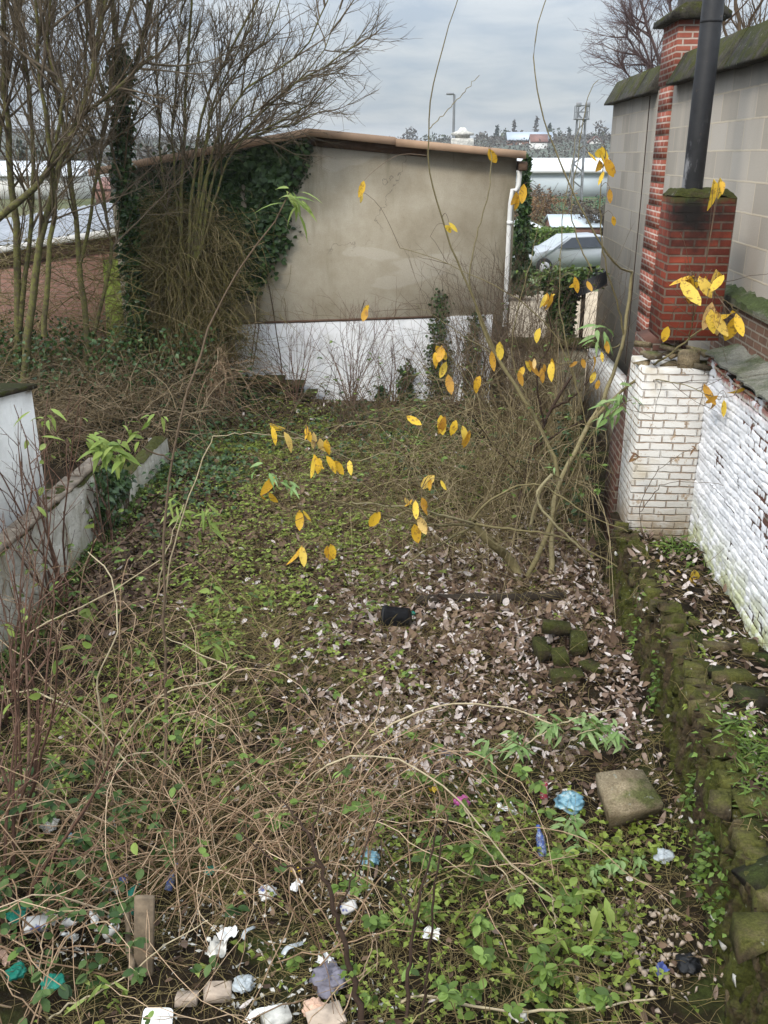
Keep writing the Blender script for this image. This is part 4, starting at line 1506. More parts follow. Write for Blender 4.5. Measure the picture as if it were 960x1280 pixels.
t = thing("end_wall", "low grey green wall with thick mossy coping between garden and yard", "wall", (2, 16.5, 0))
mb = MB()
box(mb, (1.28, 16.5, -0.1), (2.62, 16.72, 1.08), 0.01)
mb.build("wall", M["old_wall"], t)
x = 1.2
while x < 2.6:
    mb = MB()
    w = rng.uniform(0.3, 0.45)
    pts = []
    for sx in np.linspace(0, 1, 3):
        for a_ in np.linspace(0, 2 * np.pi, 9):
            pts.append((x + sx * (w - 0.015), 16.6 + 0.24 * math.cos(a_) + rng.uniform(-.015, .015), 1.17 + 0.095 * math.sin(a_) + rng.uniform(-.01, .01)))
    hull(mb, pts)
    mb.build("coping_stone", M["mossy_block"], t)
    x += w
# ivy clad gate post, dark trough
t = thing("ivy_post", "dark ivy clad post standing on the end wall by the yard", "post", (2.15, 16.9, 0))
mb = MB()
box(mb, (2.05, 16.85, 0), (2.27, 17.05, 2.2), 0.02)
mb.build("post", M["dark_wood"], t)
mb = MB()
n = 3600
a_ = rng.uniform(0, 2 * np.pi, n)
z = rng.random(n) ** 0.8
r = 0.12 + 0.10 * rng.random(n) + 0.30 * np.clip((z - 0.7) / 0.3, 0, 1) * rng.random(n)
P = np.stack([2.18 + r * np.cos(a_) * 1.1, 16.95 + r * np.sin(a_) * 0.8, 0.5 + z * 1.85], -1)
leaves(mb, P, rdir(n, -1, 0.4), rdir(n, -0.2, 1), 0.085, 0.07, ((0, .3), (.3, 1), (1, .05)))
mb.build("leaves", M["ivy_leaf"], t)
mb = MB()
n = 500
P = np.stack([2.18 + rng.normal(0, 0.3, n), 16.95 + rng.normal(0, 0.2, n), 2.3 + rng.normal(0, 0.08, n)], -1)
leaves(mb, P, rdir(n, -0.5, 0.8), rdir(n, 0, 1), 0.09, 0.05, SHORT)
mb.build("top_leaves", M["hedge_leaf"], t)
t = thing("black_trough", "black plastic trough tilted beside the ivy clad post", "trough", (2.62, 16.8, 2.1))
mb = MB()
Rt = euler(0.0, math.radians(-22), 0)
c0 = np.array([2.62, 16.8, 2.18])
outer = [(-.32, -.13, .12), (.32, -.13, .12), (.32, .13, .12), (-.32, .13, .12)]
inner = [(q[0] * .93, q[1] * .85, .12) for q in outer]
lowo = [(q[0] * .85, q[1] * .8, -.12) for q in outer]
lowi = [(q[0] * .8, q[1] * .7, -.09) for q in outer]
V = np.array(outer + inner + lowo + lowi) @ Rt.T + c0
Q = [[i, (i + 1) % 4, 4 + (i + 1) % 4, 4 + i] for i in range(4)] + [[8 + i, 8 + (i + 1) % 4, (i + 1) % 4, i] for i in range(4)] + [[4 + i, 4 + (i + 1) % 4, 12 + (i + 1) % 4, 12 + i] for i in range(4)] + [[8, 9, 10, 11], [12, 13, 14, 15]]
mb.add(V, Q)
mb.build("trough_shell", M["black_plastic"], t)
mb = MB()
box(mb, (2.5, 16.75, 1.1), (2.56, 16.85, 2.12))
mb.build("bracket", M["dark_wood"], t)

# ------------------------------------------------------------------ terrace and rubble retaining wall
TZ = 0.6


def rim_x(y):
    return 1.775 - 0.165 * np.clip((5.3 - np.asarray(y)) / 1.4, 0, 1.6) + 0.02 * np.sin(np.asarray(y) * 2.1)


def terr_z(x, y):
    x, y = np.asarray(x, float), np.asarray(y, float)
    d = np.clip((x - 1.8) / 0.83, 0, 1)
    edge = np.clip((1.90 - x) / 0.1, 0, 1) * np.clip((y - 4.6) / 0.6, 0, 1)
    return 0.76 - 0.15 * d - 0.10 * edge + (vnoise(x, y, 0.5, 60) - 0.5) * 0.12 + (vnoise(x, y, 0.12, 61) - 0.5) * 0.05 - 0.15 * np.clip((y - 8.4) / 0.6, 0, 1) * (1 - d)


def onterr(px, py):
    p = onz(px, py, 0.7)
    for _ in range(4):
        p = onz(px, py, float(terr_z(p[0], p[1])))
    return p


X, Y = np.meshgrid(np.linspace(0, 1, 44), np.linspace(2.5, 9.6, 240), indexing='ij')
X = (rim_x(Y) + 0.10) * (1 - X) + 2.66 * X
mb = MB()
grid(mb, X, Y, terr_z(X, Y))
tag(mb.build("terrace_bank", M["soil"], smooth=True), kind="structure")

t = thing("rubble_wall", "old mossy rubble stone retaining wall along the right of the garden", "wall", (1.8, 6, 0))
mb = MB()
z = -0.03


while z < 0.76:
    h = rng.uniform(0.10, 0.2)
    y = 2.6 + rng.uniform(0, 0.2)
    while y < 8.9:
        w = rng.uniform(0.025, 0.10) if rng.random() < .85 else rng.uniform(.1, .25)
        if rng.random() < (0.45 if z > 0.6 else 0.8):
            y += w
            continue
        xf = float(rim_x(y + w / 2)) + rng.normal(0.012, 0.014) + 0.04 * (z / .78)
        hh = h * rng.uniform(.6, 1.5)
        c0 = np.array([xf + 0.075, y + w / 2, min(z + h / 2 + rng.normal(0, .03), .80 - hh / 2)])
        pts = rng.choice([-1, 1], (14, 3)) * np.array([0.08, w / 2 * 1.05, hh / 2]) * rng.uniform(0.6, 1.0, (14, 3))
        hull(mb, pts @ euler(rng.normal(0, .12), rng.normal(0, .05), rng.normal(0, .12)).T + c0)
        y += w
    z += h * 0.95
mb.build("stones", M["rubble_stone"], t)
mb = MB()
yy = np.arange(2.6, 8.95, 0.011)
rim_h = 0.77 + (vnoise(yy, yy * 0, .22, 80) - .5) * .10 + (vnoise(np.floor(yy / .09), yy * 0, 1.0, 81) - .5) * .07
w_ = np.concatenate([np.linspace(0, 1, 78), np.ones(16)])[None]
ov = np.concatenate([np.zeros(78), np.linspace(0.0, .2, 17)[1:]])[None]
Yg = np.repeat(yy[:, None], 94, 1)
Zg = -.08 + (rim_h[:, None] + .08) * w_
cell = vnoise(np.floor(Yg / .045 + 2 * vnoise(Yg, Zg, .2, 86)), np.floor(Zg / .16 + 2.5 * vnoise(Yg, Zg * .6, .11, 82)), .37, 83)
streak = vnoise(Yg, Zg * .22, .03, 84)
fine = vnoise(Yg, Zg * .5, .017, 85)
rel = .085 * (cell - .5) + .055 * (streak - .5) + .025 * (fine - .5) + .05 * (vnoise(Yg, Zg, .3, 87) - .5)
rel -= .09 * np.clip((.27 - streak) / .12, 0, 1)
top = np.clip(ov / .02, 0, 1)
Xg = rim_x(Yg) + .02 + .04 * Zg - rel * (1 - .7 * top) + ov
Zg = Zg + top * ((vnoise(Xg, Yg, .09, 88) - .5) * .08 + (vnoise(Xg, Yg, .03, 89) - .5) * .03 - .02)
mb2 = MB()
grid(mb2, Xg, Yg, Zg)
mb2.build("face", M["rubble_face"], t, True)
xx = rim_x(yy) + 0.14
grid(mb, np.stack([xx, xx + .03, xx + .2], 1), np.repeat(yy[:, None], 3, 1), np.tile([[-.1, .60, .60]], (len(yy), 1)))
mb.build("core", M["soil"], t)
# pale chips of old mortar on its face
mb = MB()
for i in range(10):
    y = rng.uniform(3.6, 8.6)
    z = rng.uniform(0.15, 0.7)
    c0 = np.array([float(rim_x(y)) - .01 + .04 * z, y, z])
    hull(mb, c0 + rng.uniform(-1, 1, (9, 3)) * np.array([0.018, 0.045, 0.03]))
mb.build("mortar_flakes", M["dirty_white"], t)

stone_spots = [(905, 810, .30, .14, .09, "flat mossy slab highest on the terrace edge"), (880, 838, .30, .12, .07, "wide dark slab below the white wall corner"), (915, 850, .28, .13, .10, "mossy slab with a fallen leaf on it"),
               (935, 815, .12, .14, .12, "grey square stone under the white wall end"), (935, 880, .20, .15, .14, "dark tilted block above the terrace weeds"), (955, 830, .10, .12, .12, "dark stone at the right edge by the white wall"),
               (945, 1010, .24, .16, .10, "broad flat stone below the terrace weeds"), (950, 1100, .2, .2, .12, "large dark stone near the lower right corner"), (900, 1010, .12, .16, .08, "narrow upright stone on the retaining wall rim"), (945, 1180, .2, .2, .14, "lowest loose stone at the bottom right edge"), (862, 780, .16, .12, .06, "small mossy stone at the narrow end of the terrace")]
for px, py, w, d, h, lab in stone_spots:
    p = onterr(px, py)
    p[2] += h * 0.25
    mb = MB()
    pts = rng.choice([-1, 1], (15, 3)) * np.array([w, d, h * .8]) * 0.6 * rng.uniform(0.6, 1.0, (15, 3))
    hull(mb, pts @ euler(rng.normal(0, .15), rng.normal(0, .15), rng.normal(0, .3)).T + p)
    tag(mb.build("loose_stone", M["dark_stone"] if 'dark' in lab else M["rubble_stone"]), lab, "stone", "loose stones on the terrace")

# ------------------------------------------------------------------ things lying in the garden
p = onz(787, 1000, 0.0)
t = thing("concrete_block", "broken pale concrete block leaning beside the rubble wall", "block", (1.42, 5.55, 0))
mb = MB()
tp = [onz(745, 966, .25), onz(803, 962, .28), onz(829, 1004, .24), onz(762, 1018, .22)]
pts = list(tp) + [onz(775, 962, .29), onz(796, 1013, .235)]
for i, q in enumerate(tp):
    pts.append(np.array([q[0] + (.05 if i in (0, 3) else -.02), q[1] + (.0 if i < 2 else .17), -.05]) + rng.normal(0, .01, 3))
    pts.append(q - [0, 0, .05] + rng.normal(0, .008, 3))
hull(mb, np.array(pts))
mb.build("block", M["pale_block"], t)

bs = [((.98, 7.45, .10), (.10, .22, .12), 8, "mossy brick on the left of the small brick heap"), ((1.13, 7.62, .22), (.22, .10, .08), -3, "mossy brick laid flat on top of the small heap"), ((1.32, 7.48, .12), (.13, .21, .12), -6, "mossy brick on the right of the small brick heap"),
      ((1.14, 7.33, .06), (.12, .18, .11), 4, "mossy brick in the middle of the small heap"), ((1.16, 7.02, .05), (.24, .11, .08), 10, "mossy brick lying in front of the small heap"), ((1.40, 7.16, .03), (.11, .2, .07), 30, "half buried brick right of the small heap")]
for c0, s, rz, lab in bs:
    mb = MB()
    c0 = np.array(c0) + [0, 0, float(ground_z(c0[0], c0[1]))]
    R_ = euler(rng.normal(0, .1), rng.normal(0, .1), math.radians(rz))
    pts = np.array([[i, j, k] for i in (-1, 1) for j in (-1, 1) for k in (-1, 1) for _ in range(3)]) * np.array(s) * .6 * rng.uniform(.86, 1.0, (24, 3))
    hull(mb, pts @ R_.T + c0)
    tag(mb.build("mossy_brick", M["mossy_block"]), lab, "brick", "mossy bricks heaped on the leaves")

# black plant pot on its side
t = thing("black_pot", "black plastic pot lying on its side in the leaves", "pot", onz(490, 775, 0))
mb = MB()
c0 = onz(486, 772, 0.11)
lathe(mb, [(.001, .21), (.085, .21), (.112, -.01), (.122, -.01), (.122, -.04), (.108, -.04), (.078, .19), (.001, .19)], euler(math.radians(80), 0, math.radians(78)), c0, 24)
mb.build("shell", M["black_plastic"], t, True)

# dark rotten log and old planks
mb = MB()
path(mb, [onz(520, 752, .06), onz(580, 748, .08), onz(650, 748, .08), onz(705, 744, .06)], 0.06, 0.045, 24, 8, 0.008, 0.3)
tag(mb.build("rotten_log", M["dark_wood"], smooth=True), "dark rotten log lying across the leaf litter", "log")
t = thing("weathered_plank", "short weathered plank standing among the rubbish at lower left", "plank", onz(180, 1215, 0))
mb = MB()
p = onz(184, 1200, 0)
box(mb, (p[0] - .055, p[1] - .02, -0.05), (p[0] + .055, p[1] + .02, .42), 0.006, euler(math.radians(-14), math.radians(3), 0.1))
mb.build("board", M["wood"], t)
mb = MB()
path(mb, [onz(165, 1225, 0), at(158, 1140, 4.05)], 0.022, 0.015, 8, 6, 0.004)
tag(mb.build("wooden_stake", M["wood"], smooth=True), "thin wooden stake left of the short plank", "stake")

# litter
def crumple(n, w, h, amp, bend=0.0):
    u, v_ = np.meshgrid(np.linspace(-1, 1, n), np.linspace(-1, 1, n), indexing='ij')
    s = int(rng.integers(100, 200))
    z = (vnoise(u, v_, 0.5, s) - 0.5) * amp + (vnoise(u, v_, 0.22, s + 1) - 0.5) * amp * 0.6 + bend * u * u
    x = u * w / 2 * (1 + (vnoise(u, v_, 0.6, s + 2) - 0.5) * 0.5)
    y = v_ * h / 2 * (1 + (vnoise(u, v_, 0.6, s + 3) - 0.5) * 0.5)
    return x, y, z


def litter(kind, px, py, size, mat, lab, rz=None, z=0.0):
    p = onz(px, py, 0.05)
    p[2] = float(ground_z(p[0], p[1])) + z + (0.07 if px < 140 and py > 1130 else 0.02)
    rz = rng.uniform(0, 6.28) if rz is None else rz
    mb = MB()
    sm = False
    if kind == 'scrap':
        x, y, zz = crumple(9, size, size * 0.7, size * 0.5)
        V = np.stack([x, y, zz], -1).reshape(-1, 3) @ euler(rng.normal(0.3, .3), rng.normal(0, .3), rz).T
        grid(mb, *(V.reshape(9, 9, 3)[..., i] + p[i] + (0.045 if i == 2 else 0) for i in range(3)))
        name, cat = "paper_scrap", "scrap"
    elif kind == 'bag':
        n_, k = 22, 30
        th_, ph = np.meshgrid(np.linspace(0.02, np.pi - 0.02, n_), np.linspace(0, 2 * np.pi, k), indexing='ij')
        s = int(rng.integers(100, 200))
        q = np.where(ph > np.pi, 2 * np.pi - ph, ph)
        r = size / 2 * (0.4 + 0.6 * vnoise(th_ * 1.3, q * 1.3, 0.6, s) + 0.45 * vnoise(th_ * 1.3, q * 1.3, 0.27, s + 7))
        grid(mb, p[0] + r * np.sin(th_) * np.cos(ph), p[1] + r * np.sin(th_) * np.sin(ph), p[2] + 0.02 + size * 0.15 + 0.42 * r * np.cos(th_))
        name, cat = "plastic_bag", "bag"
    elif kind == 'bottle':
        h = size
        lathe(mb, [(.001, 0), (.14 * h, 0), (.15 * h, .03 * h), (.15 * h, .32 * h), (.14 * h, .36 * h), (.15 * h, .4 * h), (.15 * h, .6 * h), (.06 * h, .82 * h), (.055 * h, .9 * h), (.075 * h, .9 * h), (.075 * h, h), (.001, h)], euler(math.radians(50), 0, rz), p + [0, 0, .06 * h], 16)
        name, cat, sm = "plastic_bottle", "bottle", True
    elif kind == 'can':
        h = size
        lathe(mb, [(.001, .02 * h), (.2 * h, 0), (.24 * h, .05 * h), (.245 * h, .9 * h), (.2 * h, h), (.19 * h, .98 * h), (.001, .97 * h)], euler(math.radians(38), 0.1, rz), p + [0, 0, .22 * h], 16)
        name, cat, sm = "drink_can", "can", True
    elif kind == 'carton':
        box(mb, p + np.array([-size / 2, -size * .3, .03]), p + np.array([size / 2, size * .3, .03 + size * .4]), 0.008, euler(rng.normal(0, .35), rng.normal(0, .3), rz))
        name, cat = "food_carton", "carton"
    elif kind == 'tub':
        h = size
        R_ = euler(math.radians(35), math.radians(8), rz)
        n_ = 24
        for s0, z0, s1, z1 in ((.5, 0, .5, 0),):
            pts = []
            for zz, ss in ((-.2, .36), (-.17, .40), (.2, .47), (.24, .46)):
                for a in np.linspace(0, 2 * np.pi, n_, endpoint=False):
                    ca, sa = math.cos(a), math.sin(a)
                    e = 0.35
                    pts.append((np.sign(ca) * abs(ca) ** e * ss * h, np.sign(sa) * abs(sa) ** e * ss * h * .85, zz * h))
            hull(mb, np.array(pts) @ R_.T + p + [0, 0, .2 * h])
        name, cat = "plastic_tub", "tub"
    elif kind == 'brickbit':
        hull(mb, rng.choice([-1, 1], (22, 3)) * np.array([size * .5, size * .32, size * .22]) * rng.uniform(.75, 1, (22, 3)) @ euler(rng.normal(0, .2), rng.normal(0, .2), rz).T + p + [0, 0, size * .15])
        name, cat = "brick_fragment", "brick"
    elif kind == 'strip':
        q = np.array([[-size / 2, 0, .02], [-size * .2, size * .04, .05], [size * .2, -size * .03, .04], [size / 2, .0, .02]]) @ rotz(rz).T + p
        P = smooth_path(q, 14)
        S = nrm(np.cross(np.gradient(P, axis=0), [0, 0, 1.0])) * size * 0.11
        grid(mb, *(np.stack([P[:, i] - S[:, i], P[:, i] + (0.012 if i == 2 else 0), P[:, i] + S[:, i]], 1) for i in range(3)))
        name, cat = "plastic_strip", "scrap"
    o = mb.build(name, M[mat], smooth=sm)
    return tag(o, lab, cat, "rubbish dumped in the garden")


LIT = [
    ('tub', 196, 1272, .17, 'white_plastic', "square white plastic tub at the bottom edge", 0.15),
    ('brickbit', 232, 1238, .13, 'brick_bit', "pale brick fragment above the white tub", 0.1),
    ('brickbit', 272, 1235, .15, 'brick_bit', "yellowish brick fragment right of the pale fragment", 0.3),
    ('brickbit', 408, 1272, .20, 'brick_bit', "big pale brick lump on the bottom edge", 0.4),
    ('brickbit', 345, 1268, .16, 'dirty_white', "chalky lump with a dark shadow side at the bottom", 0.6),
    ('carton', 45, 1158, .14, 'carton', "torn white and dark carton nearest the left edge", 0.5),
    ('carton', 88, 1150, .11, 'carton', "small printed white carton right of the torn carton", -0.2),
    ('scrap', 62, 1146, .10, 'dirty_white', "white paper scrap between the two left cartons"),
    ('can', 132, 1162, .12, 'carton', "white can with a blue end among the left rubbish", 1.2),
    ('scrap', 86, 1166, .10, 'white_plastic', "flat white scrap below the printed carton"),
    ('scrap', 118, 1144, .08, 'white_plastic', "little white scrap above the white can"),
    ('bottle', 208, 1095, .17, 'printed_blue', "violet blue bottle among the bramble canes", 2.9),
    ('bag', 152, 1090, .08, 'blue', "small dark blue plastic lump left of the violet bottle"),
    ('scrap', 137, 1104, .12, 'dirty_white', "dirty white scrap below the blue lump"),
    ('bag', 170, 1122, .10, 'teal', "teal plastic twist under the bramble canes"),
    ('strip', 166, 1100, .16, 'teal', "thin teal strip above the teal twist", 1.5),
    ('bag', 22, 1145, .13, 'teal', "teal plastic bag behind the left carton"),
    ('bag', 20, 1215, .11, 'teal', "teal crumpled plastic at the lower left edge"),
    ('bag', 66, 1228, .11, 'teal', "teal rag beside the lowest left leaves"),
    ('scrap', 5, 1200, .09, 'peach', "pinkish white scrap on the left frame edge"),
    ('bag', 263, 1075, .08, 'teal', "tiny green plastic knot in the bramble canes"),
    ('bag', 334, 1112, .13, 'carton', "crumpled white packet in the middle of the canes"),
    ('scrap', 370, 1108, .08, 'white_plastic', "white paper scrap right of the crumpled packet"),
    ('scrap', 370, 1085, .06, 'yellow_plastic', "small yellow wrapper above the white scrap"),
    ('scrap', 285, 1165, .11, 'white_plastic', "bright white torn scrap below the canes"),
    ('scrap', 272, 1182, .13, 'dirty_white', "grubby white rag under the torn scrap"),
    ('strip', 310, 1162, .11, 'clear_plastic', "clear plastic strip right of the torn scrap", 1.1),
    ('strip', 365, 1180, .15, 'clear_plastic', "pale silvery strip on the dark soil", 0.8),
    ('bag', 306, 1228, .13, 'clear_plastic', "greyish clear bag on the dark soil"),
    ('strip', 328, 1262, .18, 'white_plastic', "white strip sticking out of the bottom rubble", 0.6),
    ('bag', 410, 1220, .20, 'grey_cloth', "dark grey cloth bundle beside the thick dark stem"),
    ('scrap', 405, 1195, .09, 'white_plastic', "white scrap on top of the grey bundle"),
    ('bag', 393, 1255, .12, 'peach', "peach coloured rag below the grey bundle"),
    ('bag', 462, 1080, .13, 'light_blue', "light blue crumpled bag in the centre foreground"),
    ('carton', 436, 1137, .10, 'carton', "small dark bottomed carton below the pale flakes", 0.2),
    ('bag', 578, 998, .11, 'pink', "pink crumpled wrapper by the long pale cane"),
    ('scrap', 634, 1002, .13, 'white_plastic', "white label scrap right of the pink wrapper"),
    ('scrap', 545, 985, .09, 'yellow_plastic', "orange yellow peel left of the pink wrapper"),
    ('can', 680, 1000, .12, 'printed_red', "red can standing among the green leaves", 3.0),
    ('bottle', 679, 1066, .2, 'printed_blue', "slim blue bottle with a red neck below the red can", 3.3),
    ('bag', 712, 1012, .20, 'light_blue', "light blue bag beside the concrete block"),
    ('scrap', 560, 930, .09, 'grey_cloth', "dark grey scrap among the fallen leaves"),
    ('scrap', 540, 1175, .10, 'white_plastic', "white shard in the lower middle weeds"),
    ('bag', 590, 1236, .09, 'dirty_white', "pale crumpled paper in the lower weeds"),
    ('bag', 648, 1260, .09, 'dirty_white', "dirty white lump at the bottom centre right"),
    ('bag', 828, 1078, .12, 'clear_plastic', "greyish clear bag on the soil beside the rubble wall"),
    ('scrap', 827, 1207, .08, 'blue', "blue bottle top scrap on the pale rubble patch"),
    ('bag', 862, 1205, .14, 'black_plastic', "black bag right of the pale rubble patch"),
    ('bag', 515, 768, .07, 'teal', "small green plastic scrap beside the black pot"),
    ('bag', 692, 852, .04, 'light_blue', "tiny pale blue scrap under the mossy bricks"),
    ('bag', 62, 1030, .12, 'dirty_white', "dirty white bag under the left bramble leaves"),
    ('scrap', 92, 1040, .08, 'light_blue', "bluish scrap right of the dirty white bag"),
]
for it in LIT:
    litter(*it[:6], **({'rz': it[6]} if len(it) > 6 else {}))

# pale rubble and eggshell coloured flakes
mb = MB()
for (px, py, sx, sy_, n) in ((795, 1150, .22, .16, 150), (815, 1200, .2, .12, 90)):
    c0 = onz(px, py, 0.05)
    for i in range(n):
        q = c0 + rng.normal(0, 1, 3) * np.array([sx, sy_, 0])
        q[2] = float(ground_z(q[0], q[1])) + 0.015
        s = rng.uniform(0.008, 0.026)
        hull(mb, q + rng.uniform(-1, 1, (8, 3)) * s)
tag(mb.build("rubble", M["brick_bit"]), "patch of pale broken rubble at the lower right", kind="stuff")
mb = MB()
for (px, py, sx, sy_, n) in ((438, 1110, .10, .16, 90), (450, 1040, .16, .2, 110), (480, 990, .3, .2, 60), (300, 1180, .3, .15, 60), (380, 1240, .35, .12, 110), (100, 1160, .3, .12, 90), (220, 1130, .4, .2, 80), (620, 1000, .3, .12, 50), (480, 1090, .25, .2, 90)):
    c0 = onz(px, py, 0.05)
    q = c0 + rng.normal(0, 1, (n, 3)) * np.array([sx, sy_, 0])
    q[:, 2] = ground_z(q[:, 0], q[:, 1]) + 0.03
    leaves(mb, q, rdir(n, -.3, .3), rdir(n, .3, 1), rng.uniform(.015, .05, n), rng.uniform(.012, .03, n), SHORT, 0.3, 0.3)
tag(mb.build("litter_flakes", M["dirty_white"]), "pale flakes of paper and plaster scattered between the canes", kind="stuff")


# ------------------------------------------------------------------ leaf litter and ground cover
def blob_density(x, y, blobs):
    d = np.zeros_like(x)
    for px, py, sx, sy_, a in blobs:
        c0 = onz(px, py, 0)
        d += a * np.exp(-((x - c0[0]) / sx) ** 2 - ((y - c0[1]) / sy_) ** 2)
    return d


def scatter(n, blobs, base, seed, clump=0.25):
    xy = gpt(n * 5, -3.8, 1.76, 3.2, 16.9)
    d = base + blob_density(xy[:, 0], xy[:, 1], blobs)
    d *= 0.35 + 1.3 * np.clip((vnoise(xy[:, 0], xy[:, 1], clump, seed) - 0.3) * 2.2, 0, 1)
    keep = rng.random(len(xy)) < d
    return xy[keep][:n]


pale_blobs = [(620, 740, 1.2, 1.0, 1.0), (560, 830, 0.9, 1.0, .9), (690, 700, .8, .8, .8), (500, 920, .7, .6, .6), (600, 920, .8, .6, .6), (760, 850, .3, 1.5, .6), (800, 930, .3, .6, .5), (450, 800, .4, .6, .4)]
xy = scatter(13500, pale_blobs, 0.02, 70)
n = len(xy)
mb = MB()
sz = rng.uniform(.03, .1, n) * np.clip(xy[:, 1] / 8.0, .72, 1)
leaves(mb, to3(xy, 0.02) + rng.uniform(0, .03, (n, 1)) * [0, 0, 1], rdir(n, -.35, .35), nrm(rdir(n, .5, 1) + [0, 0, .4]), sz, sz * rng.uniform(.35, .75, n), OVAL, rng.normal(0, .5, n), 0.35)
tag(mb.build("fallen_leaves", M["dead_leaf"]), "pale fallen leaves spread over the right middle of the garden", kind="stuff")

brown_blobs = [(190, 680, .9, 1.2, 1.2), (260, 660, .8, 1.0, .8), (150, 740, .5, .8, .8), (620, 740, 1.2, 1.2, .7), (560, 850, 1.0, 1.0, .6), (420, 640, 1.2, 2.5, .35), (700, 700, .8, 1.2, .5)]
xy = scatter(15000, brown_blobs, 0.07, 71)
n = len(xy)
mb = MB()
sz = rng.uniform(.05, .12, n) * np.clip(xy[:, 1] / 7.5, .5, 1)
leaves(mb, to3(xy, 0.005) + rng.uniform(0, .03, (n, 1)) * [0, 0, 1], rdir(n, -.35, .35), nrm(rdir(n, .4, 1) + [0, 0, .3]), sz, sz * rng.uniform(.4, .7, n), ((0, .1), (.35, 1), (.7, .7), (1, .05)), rng.normal(0, .5, n), 0.35)
tag(mb.build("brown_leaves", M["brown_leaf"]), "brown rotting leaf litter covering the soil", kind="stuff")

# dead grass and fine broken stalks
xy = scatter(32000, [(350, 900, 2.0, 1.6, .5), (450, 650, 1.8, 3.5, .6), (330, 1060, 2.0, .8, .5), (560, 1120, 1.2, .8, .5), (560, 680, 1.6, 1.6, .5)], 0.2, 72)
n = len(xy)
mb = MB()
P0 = to3(xy, 0.0)
S = grow(P0, rdir(n, .05, .7), rng.uniform(.12, .42, n), 5, .28, 0.0, 0.35)
S[:, :, 2] = np.maximum(S[:, :, 2], ground_z(S[:, :, 0], S[:, :, 1]) + .004)
tubes(mb, S, taper(rng.uniform(.0014, .0032, n), .001, 5), 3)
tag(mb.build("dead_grass", M["straw"]), "dead grass and fine broken stalks matted over the ground", kind="stuff")

# small green ground cover
green_blobs = [(320, 770, .8, 1.0, 1.0), (300, 730, .5, .8, .7), (400, 690, 1.0, 1.2, .7), (420, 600, 1.8, 3.0, 1.0), (250, 900, .9, .9, .45), (60, 930, .7, .9, .8), (330, 960, .8, .5, .2), (640, 1120, .8, .5, 1.0), (620, 1230, .8, .35, 1.2), (740, 1080, .35, .3, .9), (480, 1240, .3, .3, .7), (825, 1060, .15, .25, .6), (300, 560, 1.2, 2.2, .8), (480, 850, .4, .4, .3), (130, 870, .5, .6, .4), (700, 1180, .5, .4, .7), (560, 1040, .6, .4, .5)]
xy = scatter(11500, green_blobs, 0.012, 73, 0.5)
n = len(xy)
mb = MB()
C0 = to3(xy, 0.01) + rng.uniform(0.01, .10, (n, 1)) * [0, 0, 1]
C = np.repeat(C0, 3, 0)
n3 = len(C)
D = rdir(n3, -.15, .35)
sz = np.repeat(rng.uniform(.018, .048, n) * (.55 + 1.0 * vnoise(xy[:, 0], xy[:, 1], .35, 75)), 3)
leaves(mb, C, D, nrm(rng.normal(0, .3, (n3, 3)) + [0, 0, 1]), sz, sz * rng.uniform(.55, .8, n3), ((0, .1), (.45, 1), (1, .05)), .2, .25)
tag(mb.build("ground_cover", M["ground_leaf"]), "small leaved green ground cover spreading over the garden", kind="stuff")
# darker ivy carpet by the far end
xy = scatter(4200, [(250, 520, .9, 2.4, 1.0), (240, 610, .6, 1.2, .7), (500, 540, 1.6, 2.0, .25), (740, 600, .5, 2.0, 1.0), (760, 560, .5, 2.0, .8)], 0.0, 74, 0.4)
n = len(xy)
mb = MB()
C = np.repeat(to3(xy, 0.02) + rng.uniform(0, .28, (n, 1)) * [0, 0, 1], 2, 0)
n2 = len(C)
leaves(mb, C, rdir(n2, -.6, .3), nrm(rng.normal(0, .4, (n2, 3)) + [0, -.3, 1]), .065, .055, ((0, .3), (.3, 1), (1, .05)), .2, .2)
tag(mb.build("ivy_carpet", M["ivy_leaf"]), "dark ivy carpet at the far end of the garden", kind="stuff")
# moss cushions along the foot of the left wall
mb = MB()
n = 3000
yy = rng.uniform(5, 12.2, n)
P = np.stack([-3.84 + np.abs(rng.normal(0, .10, n)), yy, np.zeros(n)], -1)
P[:, 2] = ground_z(P[:, 0], P[:, 1]) + rng.uniform(0, .06, n)
leaves(mb, P, rdir(n, -.2, .9), rdir(n), .05, .03, SHORT)
tag(mb.build("moss", M["hedge_leaf"]), "bright moss along the foot of the left garden wall", kind="stuff")
# terrace litter and weeds
mb = MB()
n = 950
x, y = rng.uniform(1.82, 2.58, n), rng.uniform(3.5, 8.9, n)
P = np.stack([x, y, terr_z(x, y) + rng.uniform(.01, .05, n)], -1)
sz = rng.uniform(.03, .09, n)
leaves(mb, P, rdir(n, -.3, .3), nrm(rdir(n, .5, 1) + [0, 0, .4]), sz, sz * rng.uniform(.3, .7, n), OVAL, rng.normal(0, .5, n))
tag(mb.build("terrace_leaves", M["dead_leaf"]), "brown leaves lying on the terrace beside the white wall", kind="stuff")
mb = MB()
n = 900
x, y = rng.uniform(1.82, 2.6, n), rng.uniform(3.5, 8.9, n)
S = grow(np.stack([x, y, terr_z(x, y) + .005], -1), rdir(n, .0, .5), rng.uniform(.08, .3, n), 5, .3, 0, .3)
S[:, :, 2] = np.maximum(S[:, :, 2], terr_z(S[:, :, 0], S[:, :, 1]) + .004)
tubes(mb, S, taper(rng.uniform(.0015, .0035, n), .001, 5), 3)
tag(mb.build("terrace_stalks", M["straw"]), "dry stalks and twigs littering the terrace", kind="stuff")
mb = MB()
n = 500
x, y = rng.uniform(1.8, 2.58, n), rng.uniform(3.5, 8.9, n)
k_ = vnoise(x, y, .3, 90) > .5
P = np.repeat(np.stack([x, y, terr_z(x, y) + rng.uniform(.01, .06, n)], -1)[k_], 4, 0)
n = len(P)
